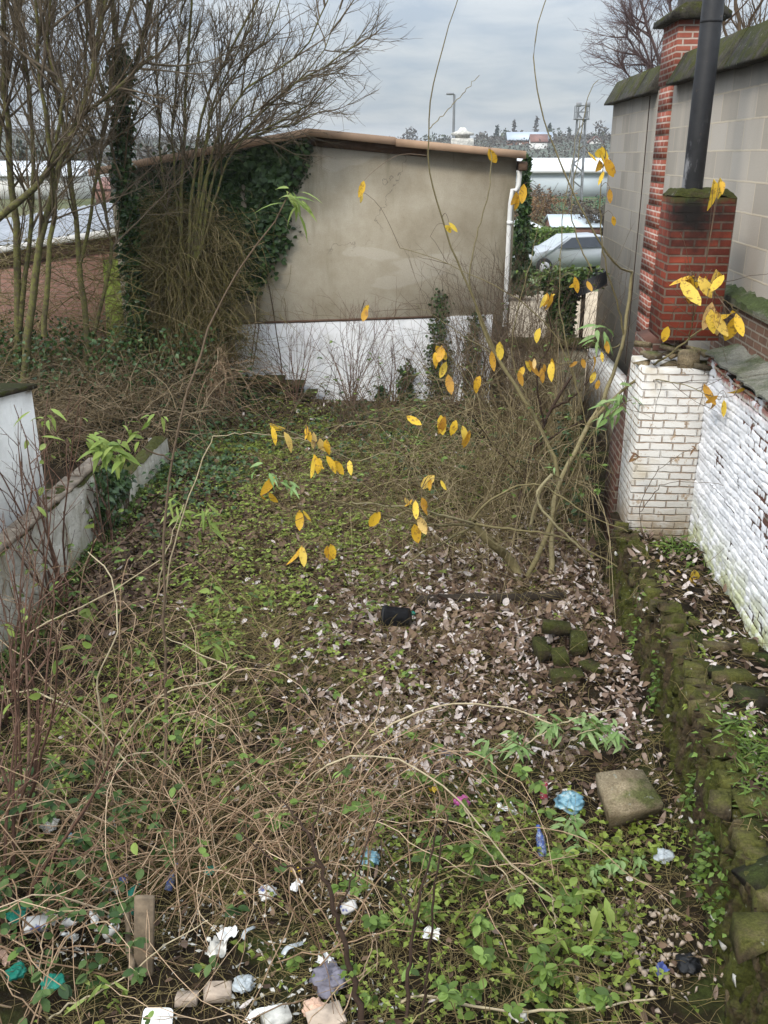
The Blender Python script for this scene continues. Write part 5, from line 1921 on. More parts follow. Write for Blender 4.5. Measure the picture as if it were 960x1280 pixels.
leaves(mb, P, rdir(n, -.2, .5), nrm(rng.normal(0, .3, (n, 3)) + [0, 0, 1]), rng.uniform(.025, .05, n), .022, SHORT)
tag(mb.build("terrace_cover", M["ground_leaf"]), "small green plants creeping over the terrace", kind="stuff")
mb = MB()
n = 1100
sel = [(925, 945, .12, .16), (930, 940, .2, .2), (950, 960, .15, .15), (850, 690, .12, .15), (930, 1250, .15, .2), (945, 1000, .1, .15)]
P = []
for px, py, sx, sy_ in sel:
    c0 = onterr(px, py)
    q = c0 + rng.normal(0, 1, (n // 6, 3)) * np.array([sx, sy_, 0])
    P.append(q)
P = np.concatenate(P)
P = P[(P[:, 0] > 1.82) & (P[:, 0] < 2.6)]
P[:, 2] = terr_z(P[:, 0], P[:, 1])
S = np.array([P + [0, 0, 0]])[0]
n = len(S)
leaves(mb, S + rng.uniform(0, .08, (n, 1)) * [0, 0, 1], rdir(n, .05, .8), rdir(n, .2, 1), rng.uniform(.05, .12, n), .016, LANCE, .5, .2)
tag(mb.build("terrace_weeds", M["bramble_leaf"]), "grassy green weeds on the terrace edge", kind="stuff")
# green sprigs rooted in the rubble wall
mb = MB()
n = 420
y = rng.choice([4.15, 4.5, 4.6, 5.1, 6.5, 7.3], n) + rng.normal(0, .08, n)
z = np.clip(rng.normal(.32, .2, n), .02, .78)
P = np.stack([rim_x(y) + .03 * z - rng.uniform(.0, .05, n), y, z], -1)
leaves(mb, P, rdir(n, -.5, .4) + [-.6, 0, 0], rdir(n, .2, 1), rng.uniform(.03, .06, n), .03, SHORT)
tag(mb.build("wall_ferns", M["bramble_leaf"]), "small green plants growing on the rubble wall face", kind="stuff")


# ------------------------------------------------------------------ trees on the left
def stem_tree(name, label, stems, y, mat, twigmat, l1, l2, l3, loc, r0=0.05, spread=0.55, up=0.05, group=None, ivy=None, lens=(1.5, .75, .36), tmin=.28, cat="tree"):
    t = thing(name, label, cat, loc, group)
    mb = MB()
    n = 16
    allP = []
    for st in stems:
        r = st[0] * .6
        P = smooth_path([at(q[0], q[1], q[2] if len(q) > 2 else y) for q in st[1:]], n)
        P[1:-1] += rng.normal(0, .015, (n - 2, 3))
        tubes(mb, P, np.linspace(r, r * .35, n) * (1 + .15 * (rng.random(n) - .5)), 8)
        allP.append(P)
    mb.build("trunk", mat, t, True)
    allP = np.array(allP)
    mb = MB()
    s, d, i, tt = spawn(allP, l1, tmin, 1.0, spread)
    L = lens[0] * rng.uniform(.5, 1.3, len(s)) * (1.15 - .5 * tt)
    T1 = grow(s, d, L, 9, .075, up)
    tubes(mb, T1, taper(r0 * .30 * rng.uniform(.6, 1.1, len(s)), .004, 9), 5)
    s, d, i, tt = spawn(T1, l2, .15, 1.0, .6)
    T2 = grow(s, d, lens[1] * rng.uniform(.4, 1.3, len(s)), 6, .09, up * .8)
    tubes(mb, T2, taper(np.full(len(s), .006), .0025, 6), 3)
    s, d, i, tt = spawn(T2, l3, .2, 1.0, .6)
    T3 = grow(s, d, lens[2] * rng.uniform(.4, 1.3, len(s)), 4, .14, up * .6)
    tubes(mb, T3, taper(np.full(len(s), .0034), .0016, 4), 3)
    mb.build("branches", twigmat, t)
    if ivy:
        mb = MB()
        P = allP[ivy[0]]
        m_ = ivy[1]
        f = rng.uniform(0, ivy[2], m_) * (n - 1)
        i = f.astype(int)
        c0 = P[i] + (P[np.minimum(i + 1, n - 1)] - P[i]) * (f - i)[:, None]
        leaves(mb, c0 + rdir(m_) * rng.uniform(.05, .22, (m_, 1)), rdir(m_, -1, .2), rdir(m_, -.2, 1), .09, .075, ((0, .3), (.3, 1), (1, .05)))
        mb.build("ivy_leaves", M["ivy_leaf"], t)
    return t


G = "bare trees in the neighbouring garden on the left"
b = at(30, 470, 15.2)
stem_tree("bare_tree", "mossy bare tree at the left frame edge", [(.13, (20, 500), (22, 330), (10, 170), (4, 0), (0, -120)), (.08, (22, 430), (38, 280), (42, 140), (20, 30), (10, -80)), (.06, (-10, 300), (2, 150), (20, 40), (30, -60))], 15.2, M["mossy_bark"], M["tree_twig"], 20, 8, 3, (b[0], 15.2, 0), .09, group=G)
b = at(75, 470, 14.6)
stem_tree("bare_tree", "mossy tree with a thick slanting limb second from the left", [(.12, (30, 480), (45, 330), (75, 210), (110, 110), (128, 20), (135, -90)), (.10, (-40, 300), (10, 265), (52, 222), (90, 160), (140, 115), (190, 70)), (.085, (55, 420), (66, 260), (58, 140), (46, 60), (48, -80)), (.05, (66, 200), (78, 120), (60, 60), (70, -60))], 14.6, M["mossy_bark"], M["tree_twig"], 20, 8, 3, (b[0], 14.6, 0), .09, group=G)
b = at(120, 470, 15.4)
stem_tree("bare_tree", "slender forked tree between the slanting limb and the ivy trunk", [(.10, (112, 480), (100, 330), (85, 200), (66, 100), (50, 10), (40, -90)), (.06, (100, 330), (118, 240), (130, 150), (150, 60), (175, -40)), (.06, (112, 430), (140, 320), (120, 200), (105, 120), (110, 0))], 15.4, M["mossy_bark"], M["tree_twig"], 18, 8, 3, (b[0], 15.4, 0), .08, group=G)
b = at(165, 470, 15.8)
stem_tree("bare_tree", "upright tree whose trunk is wrapped in ivy", [(.14, (178, 480), (165, 340), (155, 210), (152, 100), (140, 0), (138, -100)), (.06, (154, 140), (170, 80), (185, 20), (200, -60)), (.06, (157, 180), (130, 120), (115, 60), (105, -40))], 15.8, M["mossy_bark"], M["tree_twig"], 20, 8, 3, (b[0], 15.8, 0), .08, group=G, ivy=(0, 3600, .75))
b = at(230, 470, 16.0)
stem_tree("bare_tree", "spreading bare tree whose branches fan out over the warehouse roof", [
    (.07, (228, 470), (226, 330), (228, 200), (234, 100), (240, 0), (240, -80)), (.045, (212, 440), (206, 250), (198, 130), (196, 40), (205, -60)),
    (.06, (236, 460), (238, 300), (252, 140), (285, 70), (322, 0), (350, -60)), (.045, (240, 330), (262, 200), (300, 120), (345, 90), (385, 55), (410, 0)),
    (.045, (242, 340), (262, 215), (305, 165), (360, 110), (410, 80), (448, 55)), (.04, (244, 340), (275, 200), (330, 165), (380, 135), (420, 100)),
    (.035, (250, 320), (290, 190), (350, 160), (400, 140)), (.04, (240, 320), (256, 180), (280, 110), (330, 50), (360, -20)), (.035, (226, 300), (215, 180), (222, 80), (230, -20)),
    (.035, (240, 310), (262, 150), (300, 60), (340, -40)), (.03, (245, 340), (280, 175), (340, 130), (400, 70), (425, 10))],
    16.0, M["mossy_bark"], M["tree_twig"], 14, 8, 3, (b[0], 16.0, 0), .06, spread=.5, group=G, lens=(1.0, .52, .26), tmin=.36)

# bare trees over the block wall
b = at(820, 60, 21)
stem_tree("bare_tree", "fine twigged pale tree rising behind the block wall", [(.10, (845, 260), (838, 120), (815, 50), (800, 0)), (.07, (842, 200), (826, 110), (800, 70), (782, 45)), (.07, (846, 200), (850, 80), (840, 20), (830, -60)), (.05, (840, 190), (812, 120), (786, 95), (772, 80)), (.05, (840, 150), (806, 60), (790, 20), (785, -40))],
          21, M["fruit_twig"], M["fruit_twig"], 15, 7, 4, (b[0], 21, 0), .08, spread=.7, lens=(.95, .5, .28), tmin=.35)
b = at(930, 60, 17)
stem_tree("bare_tree", "stout brown branches behind the mossy coping at the top right", [(.09, (925, 200), (925, 60), (920, 0), (915, -60)), (.07, (930, 150), (935, 40), (960, -10)), (.06, (920, 150), (905, 30), (890, -40)), (.05, (935, 140), (950, 45), (985, 0)), (.05, (915, 140), (900, 60), (880, 20))],
          17, M["brown_twig"], M["brown_twig"], 8, 4, 2, (b[0], 17, 0), .08, lens=(.9, .5, .3))

# dead climber hanging over the ivy
t = thing("dead_climber", "olive brown tangle of dead climber hanging in front of the ivy", "climber", (-5, 16.4, 0))
mb = MB()
n = 5200
px = np.concatenate([rng.normal(212, 30, n // 2), rng.normal(246, 32, n - n // 2)])
py = np.concatenate([235 + 200 * rng.random(n // 2) ** .8, 255 + 215 * rng.random(n - n // 2) ** .8])
P0 = np.array([at(a_, b_, c_) for a_, b_, c_ in zip(px, py, rng.uniform(16.0, 16.65, n))])
P0 = P0[P0[:, 2] > 0.3]
n = len(P0)
S = grow(P0, rdir(n, -1, .3), rng.uniform(.3, 1.2, n), 7, .22, 0, .25)
S[:, :, 1] = np.minimum(S[:, :, 1], 16.7)
tubes(mb, S, taper(rng.uniform(.003, .008, n), .002, 7), 3)
mb.build("stems", M["tangle"], t)
mb = MB()
n = 1500
px, py = rng.uniform(-40, 200, n), 475 - 180 * rng.random(n) ** 2.0
P0 = np.array([at(a_, b_, c_) for a_, b_, c_ in zip(px, py, rng.uniform(15.0, 17.5, n))])
S = grow(P0, rdir(n, -.6, .8), rng.uniform(.4, 1.6, n), 8, .18, 0, .15)
tubes(mb, S, taper(rng.uniform(.003, .009, n), .002, 8), 3)
mb.build("trailing_stems", M["tangle"], t)
# twiggy brown thicket under it, running left to the trees
mb = MB()
n = 3000
P0 = np.stack([rng.uniform(-8.5, -3.7, n), rng.uniform(12.5, 16.0, n), rng.uniform(.0, .9, n)], -1)
S = grow(P0, rdir(n, -.4, .9), rng.uniform(.5, 1.5, n), 8, .2, .0, .3)
tubes(mb, S, taper(rng.uniform(.004, .011, n), .002, 8), 3)
tag(mb.build("undergrowth", M["brown_cane"]), "brown tangled undergrowth below the left trees", kind="stuff")
mb = MB()
n = 7000
P0 = np.stack([rng.uniform(-9.0, -3.8, n), rng.uniform(14.0, 17.0, n), rng.uniform(.0, 1.0, n) ** 1.5 * 1.6], -1)
leaves(mb, P0, rdir(n, -1, .3), rdir(n, 0, 1), .08, .06, ((0, .3), (.3, 1), (1, .05)))
tag(mb.build("ivy_undergrowth", M["ivy_leaf"]), "dark ivy leaves massed under the left trees", kind="stuff")


# ------------------------------------------------------------------ shrubs and brambles
def arcs(base, n, L, h, spread, k=14, wig=.018, bs=.3):
    """arching canes from a base: rise, bend over, come down"""
    a = rng.uniform(0, 2 * np.pi, n) if spread is None else rng.uniform(spread[0], spread[1], n)
    L = L * rng.uniform(.45, 1.25, n)
    h = h * rng.uniform(.4, 1.3, n)
    t = np.linspace(0, 1, k)
    s = t[None] * L[:, None]
    z = h[:, None] * np.sin(np.pi * np.clip(t[None] * rng.uniform(.7, 1.02, n)[:, None], 0, 1)) ** .8
    drift = rng.normal(0, .5, n)[:, None] * t[None] ** 2
    X = base[0] + rng.normal(0, bs, n)[:, None] + s * np.cos(a[:, None] + drift)
    Y = base[1] + rng.normal(0, bs, n)[:, None] + s * np.sin(a[:, None] + drift)
    P = np.stack([X, Y, z], -1)
    P[:, :, 2] += ground_z(X, Y)
    P[:, 1:] += np.cumsum(rng.normal(0, wig, (n, k - 1, 3)), 1)
    P[:, :, 0] = np.clip(P[:, :, 0], -3.8, 1.66)
    P[:, :, 2] = np.maximum(P[:, :, 2], .01)
    return P


def bramble(label, px, py, n, L, h, mat="cane", r=.0046, spread=None, leafn=0, leafm="bramble_leaf", lsize=.055, tw=2, group="bramble clumps", wig=.014, bs=.3):
    b = onz(px, py, 0)
    t = thing("bramble", label, "bramble", (b[0], b[1], 0), group)
    P = arcs(b, n, L, h, spread, 14, wig, bs)
    mb = MB()
    tubes(mb, P, taper(rng.uniform(.6, 1.25, n) * r, r * .4, P.shape[1]), 5)
    s, d, i, tt = spawn(P, tw, .2, 1.0, .7)
    T = grow(s, d, L * .25 * rng.uniform(.3, 1.3, len(s)), 6, .16, .02)
    tubes(mb, T, taper(np.full(len(s), r * .5), r * .25, 6), 3)
    mb.build("canes", M[mat], t)
    if leafn:
        mb = MB()
        pick = rng.integers(0, len(T), leafn)
        c0 = T[pick, rng.integers(2, 6, leafn)]
        C = np.repeat(c0, 3, 0)
        m_ = len(C)
        sz = lsize * rng.uniform(.7, 1.3, m_)
        leaves(mb, C, rdir(m_, -.4, .3), nrm(rng.normal(0, .35, (m_, 3)) + [0, 0, 1]), sz, sz * .65, OVAL, .2, .2)
        mb.build("leaves", M[leafm], t)
    return t


bramble("tan bramble canes heaped left of centre in the foreground", 230, 1080, 66, 1.5, .75, leafn=25)
bramble("bramble clump spilling over the bottom left rubbish", 90, 1120, 24, 1.1, .5, leafn=70, lsize=.055, leafm="dark_bramble")
bramble("dry bramble canes crossing in front of the tall left stem", 150, 960, 44, 1.4, .7, leafn=30)
bramble("tan bramble arching over the middle foreground", 400, 1030, 60, 1.3, .6, leafn=15)
bramble("sparse bramble canes between the rubbish and the green weeds", 420, 1150, 33, 1.2, .5, leafn=15)
bramble("low bramble on the lower right weeds", 620, 1180, 30, 1.0, .35, "straw", leafn=260, lsize=.06)
bramble("bramble along the foot of the left garden wall", 110, 830, 34, 1.3, .8, leafn=40)
bramble("thin bramble in the middle of the lawn of weeds", 330, 850, 35, 1.2, .4, "straw", .004, leafn=60)
bramble("bramble canes at the lower left corner", 30, 1230, 30, .9, .4, leafn=90, lsize=.06, leafm="dark_bramble")
bramble("pale bramble canes right of the bottom centre", 540, 1050, 22, 1.1, .45, "cane", leafn=40)
# thicket around the centre shrub
bramble("dense brown thicket below the buddleia stems", 655, 655, 140, 2.1, 1.4, "tan_cane", .0048, leafn=40, tw=4, wig=.035, bs=.45, group="thicket at the right of the garden")
bramble("dense brown thicket before the end wall", 660, 560, 160, 2.0, 1.5, "brown_cane", .005, tw=3, leafn=60, group="thicket at the right of the garden")
bramble("tan thicket left of the buddleia", 560, 610, 100, 2.0, .8, "tan_cane", .0045, tw=4, wig=.035, bs=.6, leafn=40, group="thicket at the right of the garden")
bramble("brown thicket beside the rubble wall end", 735, 640, 60, 1.2, 1.0, "tangle", .006, leafn=260, leafm="ivy_leaf", lsize=.07, group="thicket at the right of the garden")
bramble("thin dry canes before the whitewashed wall", 440, 540, 80, 1.6, 1.0, "brown_twig", .005, leafn=60, group="thicket at the right of the garden")
bramble("dry canes in the far left corner by the ivy", 255, 520, 110, 1.3, .8, "cane", .006, leafn=90, leafm="ivy_leaf", group="thicket at the right of the garden")

bramble("olive thicket in front of the pollarded buddleia stump", 590, 690, 80, 1.7, .6, "tan_cane", .004, tw=4, wig=.035, bs=.5, group="thicket at the right of the garden")
bramble("tall straggling thicket against the low white wall", 725, 590, 50, 1.5, 1.4, "tan_cane", .005, tw=4, wig=.035, bs=.4, group="thicket at the right of the garden")
# red stemmed shrub before the whitewash
for px, py, h, ns, lab in ((370, 505, 1.7, 16, "red stemmed shrub against the left of the whitewashed wall"), (440, 508, 2.0, 18, "red stemmed shrub against the middle of the whitewashed wall"), (490, 508, 1.7, 12, "red stemmed shrub near the tall ivy spire"), (600, 505, 2.8, 40, "tall thin brown shrub at the warehouse corner"), (640, 520, 2.6, 40, "fine twigged shrub before the end wall"), (690, 560, 2.5, 30, "tall fine twigged shrub before the low white wall"), (560, 530, 1.9, 26, "brown twiggy shrub between the whitewashed wall and the buddleia")):
    p = onz(px, py, 0)
    twig_shrub("twiggy_shrub", lab, (p[0], min(p[1], 16.3), 0), h, h * .42, ns, 5, M["red_twig"] if 'red' in lab else M["brown_twig"], group="bare shrubs at the garden end", r=.008, up=.03)

# left foreground shrubs with reddish stems
for px, py, h, ns, w, lab in ((62, 765, 2.2, 13, .7, "reddish bare shrub standing against the left garden wall"), (30, 1045, 2.0, 9, .5, "dark stemmed bare shrub at the left frame edge"), (10, 900, 1.9, 9, .6, "reddish bare shrub low at the left edge"), (130, 700, 1.3, 7, .5, "small bare shrub by the far part of the left wall"), (8, 1150, 1.8, 6, .45, "thin bare shrub in the lower left corner")):
    p = onz(px, py, 0)
    p[0] = max(p[0], -3.7)
    twig_shrub("bare_shrub", lab, (p[0], p[1], 0), h, h * w, ns, 4, M["red_twig"], M["lime_leaf"], 14, .09, "bare shrubs along the left wall", r=.014, up=.04)


def whorl(mb, c, n, L, W, spread=(-.9, .2), prof=LANCE, bend=.35):
    n = int(n)
    D = rdir(n, *spread)
    leaves(mb, np.array(c) + rng.normal(0, .28 * L, (n, 3)), D, nrm(rng.normal(0, .25, (n, 3)) + [0, -.35, 1]), L * rng.uniform(.65, 1.2, n), W * rng.uniform(.7, 1.2, n), prof, bend, .25)


def plant(name, label, cat, stems, mat, clumps=(), leafm="lime_leaf", group=None, wig=.006, knots=.25, leafname="leaves"):
    """stems: (r0, r1, [points]) ; clumps: (point, n, L, W)"""
    base = np.array(stems[0][2][0])
    t = thing(name, label, cat, (base[0], base[1], 0), group)
    mb = MB()
    for r0, r1, pts in stems:
        path(mb, pts, r0, r1, 22, 6, wig, knots)
    mb.build("stems", M[mat], t, True)
    if clumps:
        mb = MB()
        for c_, n, L, W in clumps:
            whorl(mb, c_, n, L, W)
        mb.build(leafname, M[leafm], t)
    return t


A = at
plant("tall_sapling", "tall thin sapling stem with a green leaf tuft in front of the gable", "sapling", [
    (.012, .0045, [onz(206, 985), A(207, 900, 5.65), A(205, 760, 5.75), A(207, 640, 5.85), A(222, 540, 5.95), A(262, 410, 6.1), A(310, 320, 6.2), A(345, 272, 6.25), A(362, 240, 6.3)]),
    (.006, .004, [A(214, 575, 5.9), A(180, 560, 5.85), A(140, 545, 5.8), A(75, 528, 5.7)]),
    (.005, .003, [A(150, 555, 5.8), A(165, 525, 5.8), A(190, 515, 5.8), A(200, 520, 5.8)])],
    "brown_twig", [(A(365, 242, 6.3), 9, .16, .035), (A(372, 250, 6.3), 6, .18, .035), (A(133, 560, 5.8), 16, .14, .05), (A(115, 545, 5.8), 10, .12, .04), (A(165, 540, 5.8), 9, .11, .035), (A(55, 520, 5.7), 8, .14, .03), (A(150, 570, 5.8), 8, .15, .05), (A(195, 520, 5.8), 5, .1, .03)])
plant("bent_shoot", "pale leafless shoot leaning over the left ground", "shoot", [(.009, .005, [onz(205, 770), A(215, 690, 8.1), A(240, 610, 8.2), A(266, 545, 8.3)]), (.005, .003, [A(266, 545, 8.3), A(320, 542, 8.5), A(370, 548, 8.7), A(415, 560, 8.8)])], "pale_stem")
plant("leafy_shoot", "low shoot with narrow green leaves beside the left wall end", "shoot", [(.007, .004, [onz(195, 760), A(205, 700, 8.3), A(230, 630, 8.6)])], "pale_stem", [(A(222, 635, 8.6), 14, .22, .04), (A(255, 640, 8.6), 12, .22, .04), (A(262, 655, 8.6), 6, .2, .04)])
plant("dark_stem_shrub", "thick dark stem rising from the bottom centre", "shrub", [
    (.019, .008, [onz(455, 1290), A(440, 1220, 3.6), A(420, 1140, 3.66), A(400, 1080, 3.72), A(383, 1038, 3.78)]), (.007, .003, [A(383, 1038, 3.78), A(350, 1000, 3.9), A(330, 985, 3.95)]), (.006, .003, [A(390, 1050, 3.75), A(405, 990, 3.85), A(440, 950, 4.0)]),
    (.006, .003, [A(400, 1085, 3.72), A(350, 1080, 3.8), A(300, 1040, 3.9)]), (.006, .003, [A(420, 1140, 3.66), A(440, 1100, 3.7), A(475, 1010, 3.9)])], "dark_bark", [(A(462, 1245, 3.6), 10, .05, .03), (A(440, 1210, 3.6), 8, .05, .03)], "bramble_leaf")
plant("dark_stem_shrub", "pair of thin dark upright stems at the bottom centre", "shrub", [
    (.012, .005, [onz(505, 1295), A(512, 1200, 3.65), A(525, 1130, 3.7), A(545, 1040, 3.8)]), (.009, .004, [onz(525, 1290), A(538, 1180, 3.65), A(545, 1100, 3.7), A(560, 1020, 3.8)]), (.006, .003, [A(520, 1150, 3.7), A(490, 1090, 3.8), A(470, 1040, 3.9)])], "dark_bark")
plant("arching_cane", "long pale cane arching to a leafy tip at the lower right", "bramble", [
    (.006, .004, [onz(360, 1020), A(400, 965, 4.3), A(440, 945, 4.4), A(490, 947, 4.4), A(540, 970, 4.35), A(590, 1020, 4.25), A(640, 1080, 4.15), A(690, 1120, 4.1)]), (.005, .003, [A(580, 1010, 4.25), A(610, 1065, 4.2), A(655, 1125, 4.1)]), (.005, .003, [A(690, 1120, 4.1), A(694, 1150, 4.1), A(697, 1185, 4.1)])],
    "pale_stem", [(A(745, 1130, 4.08), 5, .15, .05), (A(694, 1130, 4.08), 4, .1, .04), (A(695, 1155, 4.08), 6, .12, .04), (A(697, 1178, 4.08), 6, .12, .04), (A(720, 1122, 4.1), 5, .15, .05)])
plant("arching_cane", "pale cane curving over the leaf litter", "bramble", [(.008, .005, [onz(437, 960), A(470, 920, 5.5), A(510, 895, 5.6), A(570, 880, 5.7), A(640, 885, 5.7), A(690, 905, 5.6)])], "pale_stem")
plant("arching_cane", "long cane crossing the bottom right weeds", "bramble", [(.009, .005, [onz(500, 1265), A(510, 1245, 3.65), A(580, 1255, 3.65), A(660, 1265, 3.65), A(740, 1260, 3.7), A(820, 1248, 3.75)])], "pale_stem")
plant("arching_cane", "pale cane curling across the left shrubs", "bramble", [(.009, .004, [onz(-20, 870), A(40, 865, 5.2), A(110, 900, 5.2), A(160, 955, 5.15), A(180, 970, 5.1)]), (.008, .004, [onz(28, 850), A(30, 800, 5.7), A(75, 770, 5.8), A(140, 740, 5.9), A(200, 700, 6.0)]), (.008, .004, [onz(130, 970), A(128, 900, 5.4), A(122, 850, 5.45), A(145, 790, 5.5), A(140, 720, 5.7), A(110, 690, 5.8)])], "pale_stem")
plant("arching_cane", "bent pale twig in the middle of the green weeds", "bramble", [(.008, .004, [onz(130, 960), A(170, 900, 5.8), A(210, 865, 5.9), A(270, 850, 6.0), A(285, 835, 6.0), A(245, 815, 6.1), A(205, 795, 6.1)])], "pale_stem", [(A(287, 833, 6.0), 5, .06, .02)])
plant("bramble_shoot", "bramble tips with bright leaves at the bottom left", "bramble", [(.006, .003, [onz(60, 1275), A(90, 1255, 3.6), A(150, 1225, 3.7), A(210, 1180, 3.85), A(260, 1150, 3.95)])], "pale_stem", [(A(120, 1225, 3.66), 7, .12, .022), (A(140, 1245, 3.62), 6, .1, .022), (A(150, 1230, 3.64), 4, .1, .022)])
plant("bramble_shoot", "little green sprig low between the left shrub stems", "bramble", [(.005, .003, [onz(60, 1030), A(66, 1000, 4.9), A(75, 985, 4.9)])], "pale_stem", [(A(72, 980, 4.9), 10, .09, .028)])
plant("leafy_sprig", "bright sprig at the foot of the left wall", "weed", [(.004, .003, [onz(110, 790), A(112, 770, 7.5), A(115, 760, 7.5)])], "pale_stem", [(A(112, 765, 7.5), 12, .13, .05), (A(106, 748, 7.5), 6, .11, .04)])
plant("leafy_sprig", "bright sprig in the weeds left of centre", "weed", [(.004, .003, [onz(275, 840), A(274, 815, 6.9), A(275, 800, 6.9)])], "pale_stem", [(A(272, 805, 6.9), 10, .13, .045), (A(268, 745, 7.4), 9, .12, .05)])

# seedlings with big pale leaves: buddleia young growth
spots = [(650, 930, 5.7, 22), (690, 905, 5.8, 26), (735, 905, 5.85, 28), (765, 915, 5.8, 18), (610, 935, 5.7, 14)]
t0 = [(.006, .003, [onz(640, 965), A(660, 930, 5.7), A(700, 905, 5.8), A(755, 890, 5.85), A(775, 885, 5.9)]), (.005, .003, [onz(600, 975), A(615, 940, 5.7), A(640, 920, 5.7)]), (.005, .003, [onz(700, 950), A(720, 920, 5.8), A(750, 910, 5.8)])]
plant("young_buddleia", "bright leafy young shrub beside the concrete block", "shrub", t0, "pale_stem", [(A(px, py, y), int(n * 1.3), .14, .032) for px, py, y, n in spots], "pale_green")
plant("young_buddleia", "soft green leafy shoot below the concrete block", "shrub", [(.005, .003, [onz(720, 1060), A(720, 1035, 5.0), A(718, 1020, 5.0)])], "pale_stem", [(A(718, 1030, 5.0), 22, .10, .035), (A(722, 1060, 4.9), 12, .09, .03)], "pale_green")
plant("young_buddleia", "leafy weeds on the lower right slope", "shrub", [(.004, .003, [onz(760, 1110), A(762, 1085, 4.7), A(765, 1075, 4.7)])], "pale_stem", [(A(770, 1080, 4.7), 26, .08, .035), (A(745, 1090, 4.65), 18, .07, .03), (A(800, 1075, 4.75), 14, .08, .03)], "pale_green")
plant("leafy_sprig", "green three leaved sprig in the bottom centre", "weed", [(.004, .003, [onz(580, 1195), A(595, 1185, 4.0)])], "pale_stem", [(A(595, 1182, 4.0), 9, .09, .045)], "bramble_leaf")
# big leaved bramble at the left edge
t = thing("broad_leaf_bramble", "dark green broad leaved bramble on the left foreground", "bramble", onz(50, 1120, 0))
mb, mb2 = MB(), MB()
b = onz(55, 1115, 0)
P = arcs(b, 40, .8, .45, None, 12)
tubes(mb2, P, taper(np.full(40, .005), .003, 12), 4)
mb2.build("canes", M["cane"], t, True)
n = 300
c0 = P[rng.integers(0, 40, n), rng.integers(3, 12, n)]
sz = rng.uniform(.045, .085, n)
leaves(mb, c0, rdir(n, -.4, .3), nrm(rng.normal(0, .3, (n, 3)) + [0, -.2, 1]), sz, sz * .65, OVAL, .2, .2)
mb.build("leaves", M["dark_bramble"], t)

